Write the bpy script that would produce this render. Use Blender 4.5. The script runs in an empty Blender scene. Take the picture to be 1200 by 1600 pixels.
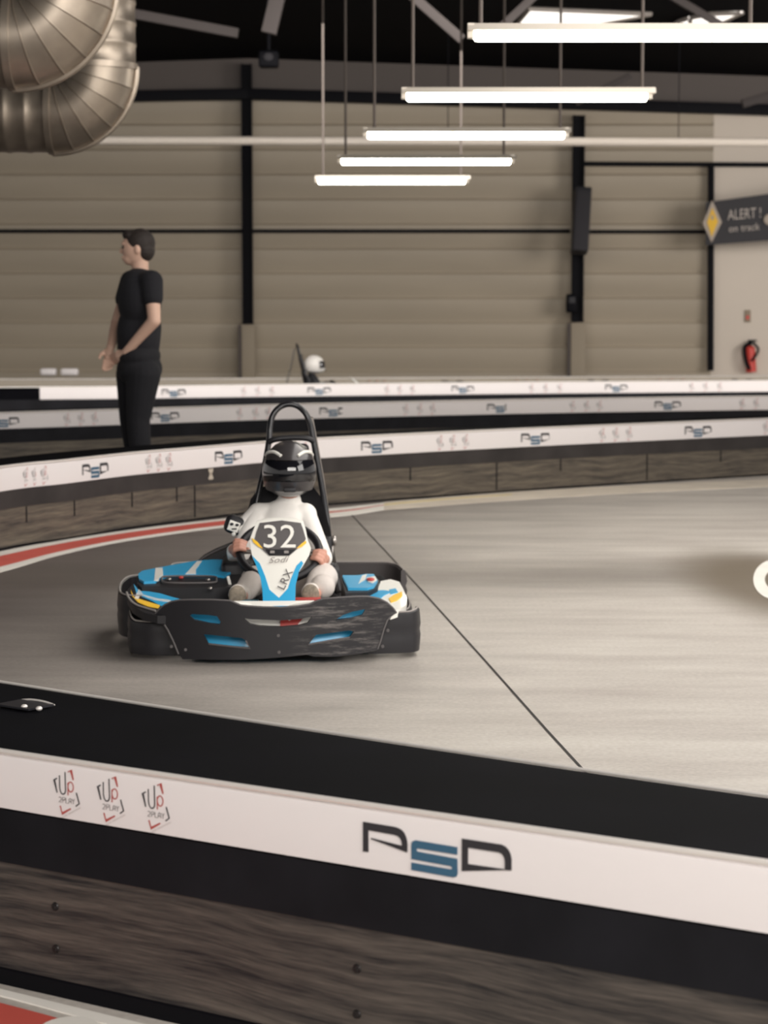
import bpy, bmesh, math, random
from mathutils import Vector, Matrix, geometry
random.seed(7)
C = bpy.context.scene
COL = C.collection
PI = math.pi

# ------------------------------------------------------------------ camera
F = 3422.0                      # focal length in pixels of the 1200x1600 frame
H = 1.30                        # eye height
PITCH = math.atan(309 / F)      # downward tilt
cam_d = bpy.data.cameras.new('camera')
cam = bpy.data.objects.new('camera', cam_d); COL.objects.link(cam)
cam.location = (0, 0, H)
cam.rotation_euler = (PI / 2 - PITCH, 0, 0)
cam_d.sensor_fit = 'VERTICAL'; cam_d.sensor_height = 36; cam_d.sensor_width = 27
cam_d.lens = F / 1600 * 36
cam_d.clip_end = 200
cam_d.dof.use_dof = True
cam_d.dof.focus_distance = 5.8
cam_d.dof.aperture_fstop = 6.5
C.camera = cam

# ------------------------------------------------------------------ world, lights, exposure
W = bpy.data.worlds.new('world'); C.world = W; W.use_nodes = True
W.node_tree.nodes['Background'].inputs[0].default_value = (1.0, 0.95, 0.91, 1)
W.node_tree.nodes['Background'].inputs[1].default_value = 0.32
C.view_settings.view_transform = 'Standard'
C.view_settings.look = 'None'
C.view_settings.exposure = 1.1
C.view_settings.gamma = 1
C.view_settings.use_curve_mapping = False

def area(name, loc, target, sx, sy, power, col=(1, .95, .90)):
    l = bpy.data.lights.new(name, 'AREA'); l.shape = 'RECTANGLE'; l.size = sx; l.size_y = sy
    l.energy = power; l.color = col
    o = bpy.data.objects.new(name, l); COL.objects.link(o); o.location = loc
    o.rotation_euler = (Vector(target) - Vector(loc)).to_track_quat('-Z', 'Y').to_euler()
    return o
area('fill_light_behind', (2.5, -2.0, 4.9), (0, 9, 0), 9, 4, 600)  # added unseen light, stands for tube rows behind the camera
area('fill_light_track', (2.0, 10, 5.1), (1.0, 10, 0), 9, 8, 330)  # added unseen overhead light for the track, no fixture built
area('fill_light_far', (-1.0, 23, 5.1), (-2.0, 29, 0), 14, 6, 480)  # added unseen light to brighten the back wall and far barriers
area('daylight_right', (13, 24, 3.4), (4, 34, 1.0), 6, 4, 400, (1, .95, .9))
area('daylight_right_track', (8, 4, 4.0), (1.0, 6, 0), 5, 4, 190, (1, .96, .92))

# ------------------------------------------------------------------ helpers
def ray(px, py):
    x = (px - 600) / F; y = (800 - py) / F
    cp, sp = math.cos(PITCH), math.sin(PITCH)
    return Vector((x, cp + y * sp, -sp + y * cp))
def G(px, py, z=0.0):           # point at height z
    d = ray(px, py); t = (z - H) / d.z
    return Vector((0, 0, H)) + d * t
def D(px, py, Y):               # point at distance Y
    d = ray(px, py); t = Y / d.y
    return Vector((0, 0, H)) + d * t

def lin(c):
    return tuple(((v / 255) / 12.92 if v / 255 <= .04045 else ((v / 255 + .055) / 1.055) ** 2.4) for v in c)
MATS = {}
def mat(name, rgb, rough=.6, metal=0, emit=None, strength=0, spec=.5, coat=0, vary=0, scale=20, bump=0, stretch=None):
    if name in MATS: return MATS[name]
    m = bpy.data.materials.new(name); m.use_nodes = True
    nt = m.node_tree; b = nt.nodes['Principled BSDF']
    col = tuple(lin(rgb)) + (1,)
    b.inputs['Base Color'].default_value = col
    b.inputs['Roughness'].default_value = rough
    b.inputs['Metallic'].default_value = metal
    b.inputs['Specular IOR Level'].default_value = spec
    b.inputs['Coat Weight'].default_value = coat
    if emit:
        b.inputs['Emission Color'].default_value = tuple(lin(emit)) + (1,)
        b.inputs['Emission Strength'].default_value = strength
    if vary or bump:
        tc = nt.nodes.new('ShaderNodeTexCoord'); mp = nt.nodes.new('ShaderNodeMapping')
        nt.links.new(tc.outputs['Object'], mp.inputs[0])
        if stretch: mp.inputs['Scale'].default_value = stretch
        n = nt.nodes.new('ShaderNodeTexNoise'); n.inputs['Scale'].default_value = scale
        n.inputs['Detail'].default_value = 5
        nt.links.new(mp.outputs[0], n.inputs['Vector'])
        if vary:
            r = nt.nodes.new('ShaderNodeValToRGB')
            r.color_ramp.elements[0].position = .3; r.color_ramp.elements[1].position = .7
            r.color_ramp.elements[0].color = tuple(max(0, c * (1 - vary)) for c in col[:3]) + (1,)
            r.color_ramp.elements[1].color = tuple(min(1, c * (1 + vary)) for c in col[:3]) + (1,)
            nt.links.new(n.outputs[0], r.inputs[0]); nt.links.new(r.outputs[0], b.inputs['Base Color'])
        if bump:
            bp = nt.nodes.new('ShaderNodeBump'); bp.inputs['Strength'].default_value = bump
            bp.inputs['Distance'].default_value = .01
            nt.links.new(n.outputs[0], bp.inputs['Height']); nt.links.new(bp.outputs[0], b.inputs['Normal'])
    MATS[name] = m
    return m

def obj(name, bm, m, parent=None, smooth=True):
    me = bpy.data.meshes.new(name)
    bmesh.ops.recalc_face_normals(bm, faces=bm.faces)
    bm.to_mesh(me); bm.free()
    if smooth:
        for p in me.polygons: p.use_smooth = True
        try: me.set_sharp_from_angle(angle=math.radians(38))
        except Exception: pass
    me.materials.append(m)
    o = bpy.data.objects.new(name, me); COL.objects.link(o)
    if parent: o.parent = parent
    return o
def empty(name, loc=(0, 0, 0), rz=0):
    o = bpy.data.objects.new(name, None); COL.objects.link(o)
    o.location = loc; o.rotation_euler = (0, 0, rz); o.empty_display_size = .1
    return o
def tag(o, label=None, cat=None, group=None, kind=None):
    if label: o['label'] = label
    if cat: o['category'] = cat
    if group: o['group'] = group
    if kind: o['kind'] = kind
    return o
def localize(root, off=None):
    """move a root whose parts were built in world coordinates to a base point"""
    pass
def B(): return bmesh.new()
def box(bm, c, s, rot=None, bev=0):
    r = bmesh.ops.create_cube(bm, size=1)
    M = Matrix.Translation(Vector(c)) @ (rot.to_4x4() if rot else Matrix.Identity(4)) @ Matrix.Diagonal((s[0], s[1], s[2], 1))
    bmesh.ops.transform(bm, matrix=M, verts=r['verts'])
    if bev:
        es = list({e for v in r['verts'] for e in v.link_edges})
        bmesh.ops.bevel(bm, geom=es, offset=bev, segments=3, affect='EDGES', profile=.5)
def cone(bm, p0, p1, r0, r1, n=16):
    p0, p1 = Vector(p0), Vector(p1); d = p1 - p0
    r = bmesh.ops.create_cone(bm, cap_ends=True, segments=n, radius1=r0, radius2=r1, depth=d.length)
    M = Matrix.Translation((p0 + p1) / 2) @ d.to_track_quat('Z', 'Y').to_matrix().to_4x4()
    bmesh.ops.transform(bm, matrix=M, verts=r['verts'])
def ball(bm, c, r, rot=None, n=20):
    if not hasattr(r, '__len__'): r = (r, r, r)
    q = bmesh.ops.create_uvsphere(bm, u_segments=n, v_segments=max(8, n * 2 // 3), radius=1)
    M = Matrix.Translation(Vector(c)) @ (rot.to_4x4() if rot else Matrix.Identity(4)) @ Matrix.Diagonal((r[0], r[1], r[2], 1))
    bmesh.ops.transform(bm, matrix=M, verts=q['verts'])
def spline(pts, n=8):
    """Catmull-Rom resample"""
    P = [Vector(p) for p in pts]; out = []
    for i in range(len(P) - 1):
        a = P[i - 1] if i else P[0] * 2 - P[1]; b = P[i]; c = P[i + 1]
        d = P[i + 2] if i + 2 < len(P) else P[-1] * 2 - P[-2]
        for k in range(n):
            t = k / n
            out.append(.5 * ((2 * b) + (c - a) * t + (2 * a - 5 * b + 4 * c - d) * t * t + (3 * b - a - 3 * c + d) * t ** 3))
    out.append(P[-1]); return out
def tube(bm, pts, r, n=12, closed=False, cap=True):
    P = [Vector(p) for p in pts]; N = len(P); rings = []
    T = []
    for i in range(N):
        if closed: t = P[(i + 1) % N] - P[i - 1]
        else: t = P[min(i + 1, N - 1)] - P[max(i - 1, 0)]
        T.append(t.normalized())
    up = Vector((0, 0, 1)) if abs(T[0].z) < .9 else Vector((1, 0, 0))
    nrm = (up - T[0] * up.dot(T[0])).normalized()
    for i in range(N):
        nrm = (nrm - T[i] * nrm.dot(T[i])).normalized()
        bi = T[i].cross(nrm)
        rr = r[i] if hasattr(r, '__len__') else r
        rings.append([bm.verts.new(P[i] + (nrm * math.cos(a) + bi * math.sin(a)) * rr) for a in [2 * PI * k / n for k in range(n)]])
    for i in range(N if closed else N - 1):
        A, Bq = rings[i], rings[(i + 1) % N]
        for k in range(n): bm.faces.new((A[k], A[(k + 1) % n], Bq[(k + 1) % n], Bq[k]))
    if cap and not closed:
        bm.faces.new(list(reversed(rings[0]))); bm.faces.new(rings[-1])
def sheet(bm, outline, mapf, holes=(), grid=0, thick=0, tdir=None):
    """fill a 2-D outline (with holes), map it into space and give it thickness along tdir"""
    v, e = [], []
    def loop(L):
        b0 = len(v)
        for p in L: v.append(Vector((p[0], p[1])))
        for i in range(len(L)): e.append((b0 + i, b0 + (i + 1) % len(L)))
    def dens(L):
        if not grid: return L
        o = []
        for i in range(len(L)):
            a, b = Vector(L[i][:2]), Vector(L[(i + 1) % len(L)][:2]); k = max(1, int((b - a).length / grid))
            for j in range(k): o.append(a.lerp(b, j / k))
        return o
    outline = dens(outline); holes = [dens(h) for h in holes]
    loop(outline)
    for h in holes: loop(h)
    def inside(p, L):
        c = False; n = len(L); j = n - 1
        for i in range(n):
            if (L[i][1] > p[1]) != (L[j][1] > p[1]) and p[0] < (L[j][0] - L[i][0]) * (p[1] - L[i][1]) / (L[j][1] - L[i][1]) + L[i][0]: c = not c
            j = i
        return c
    if grid:
        xs = [p[0] for p in outline]; ys = [p[1] for p in outline]
        x = min(xs) + grid / 2
        while x < max(xs):
            y = min(ys) + grid / 2
            while y < max(ys):
                if inside((x, y), outline) and not any(inside((x, y), h) for h in holes): v.append(Vector((x, y)))
                y += grid
            x += grid
    r = geometry.delaunay_2d_cdt(v, e, [], 0, 1e-7)
    vs, fs = r[0], r[2]
    keep = []
    for f in fs:
        c = sum((vs[i] for i in f), Vector((0, 0))) / len(f)
        if inside(c, outline) and not any(inside(c, h) for h in holes): keep.append(f)
    used = {i for f in keep for i in f}
    bv = {i: bm.verts.new(mapf(vs[i][0], vs[i][1])) for i in used}
    faces = []
    for f in keep:
        try: faces.append(bm.faces.new([bv[i] for i in f]))
        except ValueError: pass
    if thick and tdir is not None:
        q = bmesh.ops.extrude_face_region(bm, geom=faces)
        nv = [g for g in q['geom'] if isinstance(g, bmesh.types.BMVert)]
        bmesh.ops.translate(bm, verts=nv, vec=Vector(tdir) * thick)
def blob(name, items, m, parent=None, voxel=.006, smooth=6, frame=None):
    """limbs and masses fused into one continuous skin"""
    bm = B()
    for it in items:
        if it[0] == 'c':
            _, p0, r0, p1, r1 = it
            cone(bm, p0, p1, r0, r1, 16); ball(bm, p0, r0, n=16); ball(bm, p1, r1, n=16)
        else:
            ball(bm, it[1], it[2], it[3] if len(it) > 3 else None, n=24)
    me = bpy.data.meshes.new(name); bm.to_mesh(me); bm.free()
    o = bpy.data.objects.new(name, me); COL.objects.link(o)
    rm = o.modifiers.new('r', 'REMESH'); rm.mode = 'VOXEL'; rm.voxel_size = voxel; rm.use_smooth_shade = True
    sm = o.modifiers.new('s', 'SMOOTH'); sm.factor = .5; sm.iterations = smooth
    dg = bpy.context.evaluated_depsgraph_get(); dg.update()
    me2 = bpy.data.meshes.new_from_object(o.evaluated_get(dg))
    o.modifiers.clear(); o.data = me2; bpy.data.meshes.remove(me)
    me2.name = name
    me2.materials.clear(); me2.materials.append(m)
    for p in me2.polygons: p.use_smooth = True
    if parent: o.parent = parent
    return o
def text_bm(s, size=1.0, align='LEFT', shear=0):
    cu = bpy.data.curves.new('t', 'FONT'); cu.body = s; cu.size = size; cu.align_x = align; cu.shear = shear
    cu.resolution_u = 3; cu.extrude = 0
    o = bpy.data.objects.new('t', cu); COL.objects.link(o)
    dg = bpy.context.evaluated_depsgraph_get(); dg.update()
    me = bpy.data.meshes.new_from_object(o.evaluated_get(dg))
    bm = B(); bm.from_mesh(me)
    bpy.data.objects.remove(o); bpy.data.curves.remove(cu); bpy.data.meshes.remove(me)
    return bm

# ------------------------------------------------------------------ materials
def wood_mat(name, dark, light, sc=1.0):
    m = bpy.data.materials.new(name); m.use_nodes = True; nt = m.node_tree; b = nt.nodes['Principled BSDF']
    uv = nt.nodes.new('ShaderNodeUVMap'); mp = nt.nodes.new('ShaderNodeMapping'); nt.links.new(uv.outputs[0], mp.inputs[0])
    mp.inputs['Scale'].default_value = (1.6 * sc, 26 * sc, 1)
    wn = nt.nodes.new('ShaderNodeTexNoise'); wn.inputs['Scale'].default_value = 1.5; nt.links.new(uv.outputs[0], wn.inputs['Vector'])
    ad = nt.nodes.new('ShaderNodeVectorMath'); ad.operation = 'MULTIPLY_ADD'
    ad.inputs[1].default_value = (0, 2.4, 0); nt.links.new(wn.outputs['Color'], ad.inputs[0]); nt.links.new(mp.outputs[0], ad.inputs[2])
    n = nt.nodes.new('ShaderNodeTexNoise'); n.inputs['Scale'].default_value = 1.7; n.inputs['Detail'].default_value = 8; n.inputs['Roughness'].default_value = .65
    nt.links.new(ad.outputs[0], n.inputs['Vector'])
    n2 = nt.nodes.new('ShaderNodeTexNoise'); n2.inputs['Scale'].default_value = 9; n2.inputs['Detail'].default_value = 6
    nt.links.new(ad.outputs[0], n2.inputs['Vector'])
    mx = nt.nodes.new('ShaderNodeMath'); mx.operation = 'MULTIPLY_ADD'; mx.inputs[1].default_value = .35
    nt.links.new(n2.outputs[0], mx.inputs[0]); nt.links.new(n.outputs[0], mx.inputs[2])
    r = nt.nodes.new('ShaderNodeValToRGB')
    r.color_ramp.elements[0].position = .5; r.color_ramp.elements[1].position = .88
    r.color_ramp.elements[0].color = tuple(lin(dark)) + (1,); r.color_ramp.elements[1].color = tuple(lin(light)) + (1,)
    nt.links.new(mx.outputs[0], r.inputs[0]); nt.links.new(r.outputs[0], b.inputs['Base Color'])
    b.inputs['Roughness'].default_value = .55
    bp = nt.nodes.new('ShaderNodeBump'); bp.inputs['Strength'].default_value = .25; bp.inputs['Distance'].default_value = .003
    nt.links.new(mx.outputs[0], bp.inputs['Height']); nt.links.new(bp.outputs[0], b.inputs['Normal'])
    MATS[name] = m; return m
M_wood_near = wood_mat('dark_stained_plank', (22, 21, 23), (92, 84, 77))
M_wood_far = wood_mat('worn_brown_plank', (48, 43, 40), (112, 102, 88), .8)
M_black = mat('black_plastic', (12, 12, 16), .6, spec=.1)
M_blacktop = mat('black_top_sheet', (11, 11, 15), .75, spec=.04, vary=.3, scale=3)
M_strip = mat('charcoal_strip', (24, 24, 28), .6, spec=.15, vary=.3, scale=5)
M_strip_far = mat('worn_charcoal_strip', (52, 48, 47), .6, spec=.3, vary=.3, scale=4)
M_white = mat('white_band_plastic', (226, 220, 219), .45, spec=.3)
M_metal = mat('aluminium_edging', (236, 230, 224), .4, .35)
M_dgrey = mat('dark_grey_print', (44, 42, 46), .6)
M_steelblue = mat('steel_blue_print', (52, 92, 118), .6)
M_redprint = mat('red_print', (176, 76, 70), .6)
M_paleprint = mat('pale_grey_print', (175, 165, 160), .6)
M_redpaint = mat('red_floor_paint', (204, 88, 76), .6, vary=.12, scale=2)
M_whitepaint = mat('white_floor_paint', (236, 232, 224), .6, vary=.06, scale=4)
M_tanpaint = mat('worn_white_floor_paint', (214, 203, 188), .65, vary=.1, scale=3)
M_yellowline = mat('faded_yellow_paint', (214, 196, 140), .65)

# ------------------------------------------------------------------ setting: floor
def floor_mat():
    m = bpy.data.materials.new('worn_grey_track_floor'); m.use_nodes = True; nt = m.node_tree; b = nt.nodes['Principled BSDF']
    N = nt.nodes.new; L = nt.links.new
    tc = N('ShaderNodeTexCoord')
    sx = N('ShaderNodeSeparateXYZ'); L(tc.outputs['Object'], sx.inputs[0])
    # rubbered-in racing line at left; daylight sheen to the right painted into the colour
    def math_(op, a, bb=None, c=None):
        n = N('ShaderNodeMath'); n.operation = op
        for i, q in enumerate((a, bb, c)):
            if q is None: continue
            if isinstance(q, (int, float)): n.inputs[i].default_value = q
            else: L(q, n.inputs[i])
        return n.outputs[0]
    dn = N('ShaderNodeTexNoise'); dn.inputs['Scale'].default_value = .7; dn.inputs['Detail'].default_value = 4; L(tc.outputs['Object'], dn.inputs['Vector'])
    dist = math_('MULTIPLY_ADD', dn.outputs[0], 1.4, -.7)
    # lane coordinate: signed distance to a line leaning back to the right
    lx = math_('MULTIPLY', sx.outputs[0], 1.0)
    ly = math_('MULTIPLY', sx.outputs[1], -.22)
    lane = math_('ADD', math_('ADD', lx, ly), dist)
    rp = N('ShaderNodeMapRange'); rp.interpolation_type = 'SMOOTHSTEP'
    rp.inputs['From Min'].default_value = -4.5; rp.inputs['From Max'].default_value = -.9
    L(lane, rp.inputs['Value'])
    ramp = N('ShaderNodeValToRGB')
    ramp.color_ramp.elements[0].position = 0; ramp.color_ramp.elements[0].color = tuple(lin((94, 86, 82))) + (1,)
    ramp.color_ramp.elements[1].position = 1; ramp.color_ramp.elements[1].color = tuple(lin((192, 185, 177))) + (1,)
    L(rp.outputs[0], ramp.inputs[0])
    # streaks of wear along the driving direction
    mp = N('ShaderNodeMapping'); mp.inputs['Scale'].default_value = (.9, 3.2, 1); mp.inputs['Rotation'].default_value = (0, 0, .25); L(tc.outputs['Object'], mp.inputs[0])
    st = N('ShaderNodeTexNoise'); st.inputs['Scale'].default_value = 1.1; st.inputs['Detail'].default_value = 7; st.inputs['Roughness'].default_value = .6; L(mp.outputs[0], st.inputs['Vector'])
    mixs = N('ShaderNodeMix'); mixs.data_type = 'RGBA'; mixs.blend_type = 'OVERLAY'; mixs.inputs[0].default_value = .5
    L(ramp.outputs[0], mixs.inputs[6]); L(st.outputs[0], mixs.inputs[7])
    fn = N('ShaderNodeTexNoise'); fn.inputs['Scale'].default_value = 60; fn.inputs['Detail'].default_value = 4; L(tc.outputs['Object'], fn.inputs['Vector'])
    mixf = N('ShaderNodeMix'); mixf.data_type = 'RGBA'; mixf.blend_type = 'OVERLAY'; mixf.inputs[0].default_value = .25
    L(mixs.outputs[2], mixf.inputs[6]); L(fn.outputs[0], mixf.inputs[7])
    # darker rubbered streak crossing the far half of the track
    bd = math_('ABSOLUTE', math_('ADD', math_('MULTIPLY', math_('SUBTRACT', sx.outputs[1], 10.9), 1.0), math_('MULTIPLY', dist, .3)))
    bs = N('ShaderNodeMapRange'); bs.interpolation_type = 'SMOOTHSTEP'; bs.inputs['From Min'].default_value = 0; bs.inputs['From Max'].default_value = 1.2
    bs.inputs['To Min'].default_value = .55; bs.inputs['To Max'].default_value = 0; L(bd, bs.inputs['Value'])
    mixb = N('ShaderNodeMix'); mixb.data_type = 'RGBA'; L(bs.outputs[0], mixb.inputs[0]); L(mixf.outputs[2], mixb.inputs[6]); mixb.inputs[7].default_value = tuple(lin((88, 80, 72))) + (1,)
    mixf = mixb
    # darker oval round the painted ring
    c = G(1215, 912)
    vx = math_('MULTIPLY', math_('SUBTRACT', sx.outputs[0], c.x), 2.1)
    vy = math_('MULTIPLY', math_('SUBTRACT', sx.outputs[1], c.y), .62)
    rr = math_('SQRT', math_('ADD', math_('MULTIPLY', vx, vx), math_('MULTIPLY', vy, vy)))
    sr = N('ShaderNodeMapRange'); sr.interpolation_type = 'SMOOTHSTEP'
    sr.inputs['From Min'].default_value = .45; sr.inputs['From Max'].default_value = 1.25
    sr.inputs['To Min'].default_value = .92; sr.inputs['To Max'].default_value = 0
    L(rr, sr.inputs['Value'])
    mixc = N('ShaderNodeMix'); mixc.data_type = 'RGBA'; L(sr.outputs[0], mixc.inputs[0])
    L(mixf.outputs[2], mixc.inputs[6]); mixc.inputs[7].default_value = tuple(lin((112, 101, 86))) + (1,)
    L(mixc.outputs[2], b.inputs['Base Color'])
    b.inputs['Roughness'].default_value = .5
    b.inputs['Specular IOR Level'].default_value = .4
    bp = N('ShaderNodeBump'); bp.inputs['Strength'].default_value = .12; bp.inputs['Distance'].default_value = .004
    L(fn.outputs[0], bp.inputs['Height']); L(bp.outputs[0], b.inputs['Normal'])
    return m
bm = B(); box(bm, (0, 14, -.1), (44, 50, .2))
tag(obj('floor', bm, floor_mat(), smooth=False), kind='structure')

# ------------------------------------------------------------------ setting: back wall, roof, steel
YW = 36.0
M_wall = mat('beige_cladding', (170, 158, 140), .5, vary=.08, scale=.25, stretch=(1, 1, 6))
M_wall_r = mat('pale_cladding', (208, 196, 182), .5, vary=.05, scale=.3)
M_roof = mat('black_roof_sheet', (10, 10, 14), .9, spec=.05)
M_steel = mat('dark_painted_steel', (14, 14, 19), .6, spec=.1)
M_grey = mat('grey_steel_tube', (96, 87, 81), .55, .2)
M_brace = mat('dim_brace_steel', (62, 55, 53), .7)
M_galv = mat('galvanised_steel', (170, 158, 144), .38, .75, vary=.15, scale=6)
def zr(X):                                    # roof underside height over the wall
    xr = D(388, 100, YW).x
    return 5.42 - abs(X - xr) * .034
x_split = D(1112, 400, YW).x
bm = B()
# horizontal cassette cladding: flat trays with narrow recessed seams
zs = []
z = 0.0
while z < 5.6:
    zs += [(z, 0), (z + .05, .035), (z + .34, .05), (z + .39, 0)]
    z += .40
def wallstrip(bm, x0, x1, zmax=None):
    prev = None
    for (zz, dp) in zs:
        a = bm.verts.new((x0, YW - dp, min(zz, zr(x0) + .1))); b_ = bm.verts.new((x1, YW - dp, min(zz, zr(x1) + .1)))
        if prev and (a.co - prev[0].co).length > 1e-5: bm.faces.new((prev[0], prev[1], b_, a))
        prev = (a, b_)
X0 = -16
while X0 < x_split - .01:
    X1 = min(X0 + 1.6, x_split); wallstrip(bm, X0, X1); X0 = X1
tag(obj('wall_back', bm, M_wall), kind='structure')
bm = B(); box(bm, ((x_split + 18) / 2 , YW + .02, 2.7), (18 - x_split, .1, 5.4))
tag(obj('wall_back_right', bm, M_wall_r, smooth=False), kind='structure')
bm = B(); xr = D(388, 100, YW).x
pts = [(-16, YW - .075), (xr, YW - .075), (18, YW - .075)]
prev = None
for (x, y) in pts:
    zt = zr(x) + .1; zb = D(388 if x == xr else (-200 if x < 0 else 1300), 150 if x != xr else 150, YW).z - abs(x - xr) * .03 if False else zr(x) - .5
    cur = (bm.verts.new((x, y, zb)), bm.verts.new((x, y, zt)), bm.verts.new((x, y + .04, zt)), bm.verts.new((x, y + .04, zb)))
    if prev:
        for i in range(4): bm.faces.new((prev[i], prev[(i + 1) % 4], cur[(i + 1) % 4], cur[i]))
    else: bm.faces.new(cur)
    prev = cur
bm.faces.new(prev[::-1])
tag(obj('added_gable_shade_panel', bm, mat('gable_shade_tone', (92, 84, 80), .7), smooth=False), kind='structure')  # added panel over the upper wall; fall-off of light painted into its colour
# roof: two shallow slopes
bm = B(); xr = D(388, 100, YW).x
for (xa, xb) in ((-20, xr), (xr, 20)):
    v = [bm.verts.new(p) for p in ((xa, -9, zr(xa)), (xb, -9, zr(xb)), (xb, YW + .2, zr(xb)), (xa, YW + .2, zr(xa)))]
    bm.faces.new(v)
    w = [bm.verts.new(q.co + Vector((0, 0, .15))) for q in v]; bm.faces.new(w[::-1])
    for i in range(4): bm.faces.new((v[i], w[i], w[(i + 1) % 4], v[(i + 1) % 4]))
tag(obj('ceiling', bm, M_roof, smooth=False), kind='structure')

def steel(name, p0, p1, w, h, m, label=None, cat=None, group=None, kind=None):
    p0, p1 = Vector(p0), Vector(p1); d = p1 - p0; bm = B()
    q = d.to_track_quat('X', 'Z').to_matrix()
    box(bm, (p0 + p1) / 2, (d.length, w, h), q, .004)
    o = obj(name, bm, m)
    return tag(o, label, cat, group, kind)
# rafter along the gable, following the roof pitch
for i, (a, b_) in enumerate((((-200, 158), (388, 147)), ((388, 147), (1300, 175)))):
    steel('trim_%d' % (i + 1), D(*a, YW - .3), D(*b_, YW - .3), .2, .17, M_steel, kind='structure')
# dark girts on the cladding
for i, (a, b_, h) in enumerate((((-200, 361), (890, 361), .055), ((915, 362), (1112, 362), .055), ((905, 256), (1300, 258), .07))):
    steel('trim_%d' % (i + 3), D(*a, YW - .12), D(*b_, YW - .12), .1, h, M_steel, kind='structure')
steel('trim_6', D(1111, 256, YW - .16), D(1110, 579, YW - .16), .12, .09, M_steel, kind='structure')
# columns with their pale concrete casings
def column(px, ytop, ymid, w, label, side):
    r = empty('steel_column', D(px, 612, YW - .25)); base = Vector(r.location); base.z = 0; r.location = base
    tag(r, label, 'column', 'steel columns along the back wall')
    zt = D(px, ytop, YW - .25).z; zm = D(px, ymid, YW - .25).z
    bm = B()
    for (cx, sw) in ((-w / 2, .02), (w / 2, .02)): box(bm, (cx, 0, (zt + zm) / 2), (sw, .16, zt - zm))
    box(bm, (0, .02, (zt + zm) / 2), (w, .03, zt - zm)); box(bm, (0, 0, zm), (w + .03, .18, .03))
    obj('beam', bm, M_steel, r, False)
    bm = B(); box(bm, (side * .01, 0, zm / 2 - .01), (w + .07, .24, zm - .03), None, .01)
    obj('casing', bm, mat('column_casing', (150, 138, 120), .7), r)
    bm = B(); box(bm, (-(w + .07) / 2 - .02, -.05, zm / 2), (.045, .12, zm - .05), None, .005)
    obj('downpipe', bm, mat('dark_grey_pipe', (84, 76, 72), .7), r)  # dark grey pipe beside the casing
    return r
column(388, 100, 505, .15, 'black steel column right of the standing person, above a pale casing', 1)
column(901, 180, 502, .17, 'black steel column with a hanging loudspeaker box on its upper half', 1)
# long pale pipe under the roof
pa = empty('service_pipe', D(100, 219, 30)); tag(pa, 'long pale horizontal pipe running below the roof in front of the back wall', 'pipe')
bm = B(); base = Vector(pa.location)
tube(bm, [D(x, 219 + (x - 100) * .003, 30) - base for x in (-300, 200, 500, 900, 1400)], .058, 14)
obj('pipe', bm, mat('pale_pipe', (214, 204, 192), .45, .0), pa)
for x in (160, 700, 1060):
    bm = B(); p = D(x, 219 + (x - 100) * .003, 30) - base
    tube(bm, [p + Vector((0, 0, .04)), Vector((p.x, p.y, zr(p.x + base.x) - base.z + .03))], .006, 6); ball(bm, p, .056, n=12)
    obj('hanger', bm, M_steel, pa)

# loudspeaker box on the second column and the black box below it
r = empty('hanging_loudspeaker', D(908, 345, YW - .75)); tag(r, 'tall black tilted loudspeaker hung on the second steel column', 'loudspeaker')
bm = B(); q = Matrix.Rotation(.07, 3, 'Y') @ Matrix.Rotation(-.25, 3, 'X'); box(bm, (0, 0, 0), (.26, .3, 1.05), q, .02); obj('cabinet', bm, mat('speaker_black', (34, 33, 38), .6), r)
bm = B(); box(bm, (.0, -.155, 0), (.22, .02, .98), q @ Matrix.Identity(3), .008); obj('grille', bm, mat('speaker_grille', (46, 44, 48), .8), r)
bm = B(); box(bm, (-.05, .27, .2), (.06, .35, .08)); obj('bracket', bm, M_steel, r, False)
r = empty('control_box', D(893, 474, YW - .42)); tag(r, 'small black box fixed low on the second steel column', 'box')
bm = B(); box(bm, (0, 0, 0), (.17, .16, .3), None, .03); obj('case', bm, M_steel, r)
bm = B(); box(bm, (0, -.085, .05), (.1, .02, .1), None, .005); obj('cover', bm, mat('speaker_black', (34, 33, 38), .6), r)

# sign board with diamond emblem
sg = empty('hanging_sign', D(1103, 350, YW - .8)); tag(sg, 'dark sign board with a yellow and silver diamond emblem and two lines of text', 'sign')
s0 = Vector(sg.location)
e0, e1 = D(1103, 316, YW - .8), D(1103, 383, YW - .8)
w0, w1 = D(1320, 287, YW - 1.1), D(1320, 367, YW - 1.1)
bm = B(); vs = [bm.verts.new(p - s0) for p in (e1, w1, w0, e0)]; f = bm.faces.new(vs)
q = bmesh.ops.extrude_face_region(bm, geom=[f]); bmesh.ops.translate(bm, verts=[g for g in q['geom'] if isinstance(g, bmesh.types.BMVert)], vec=(0, .05, 0))
obj('board', bm, mat('sign_board_black', (44, 42, 46), .6), sg, False)
def SG(px, py, dy=-.02):
    t = (px - 1103) / 217.0; p = D(px, py, YW - .8 - .3 * t + dy); return p - s0
bm = B(); sheet(bm, [(1113, 313), (1128, 347), (1112, 379), (1098, 349)], lambda x, y: SG(x, y, -.03), thick=.02, tdir=(0, 1, 0)); obj('diamond_emblem', bm, mat('silver_emblem', (176, 162, 148), .5), sg, False)
bm = B(); sheet(bm, [(1113, 325), (1122, 346), (1112, 370), (1105, 347)], lambda x, y: SG(x, y, -.045), holes=[[(1113, 334), (1116, 340), (1113, 345), (1110, 340)]], thick=.01, tdir=(0, 1, 0)); obj('yellow_emblem', bm, mat('yellow_emblem', (240, 190, 40), .5), sg, False)
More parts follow.
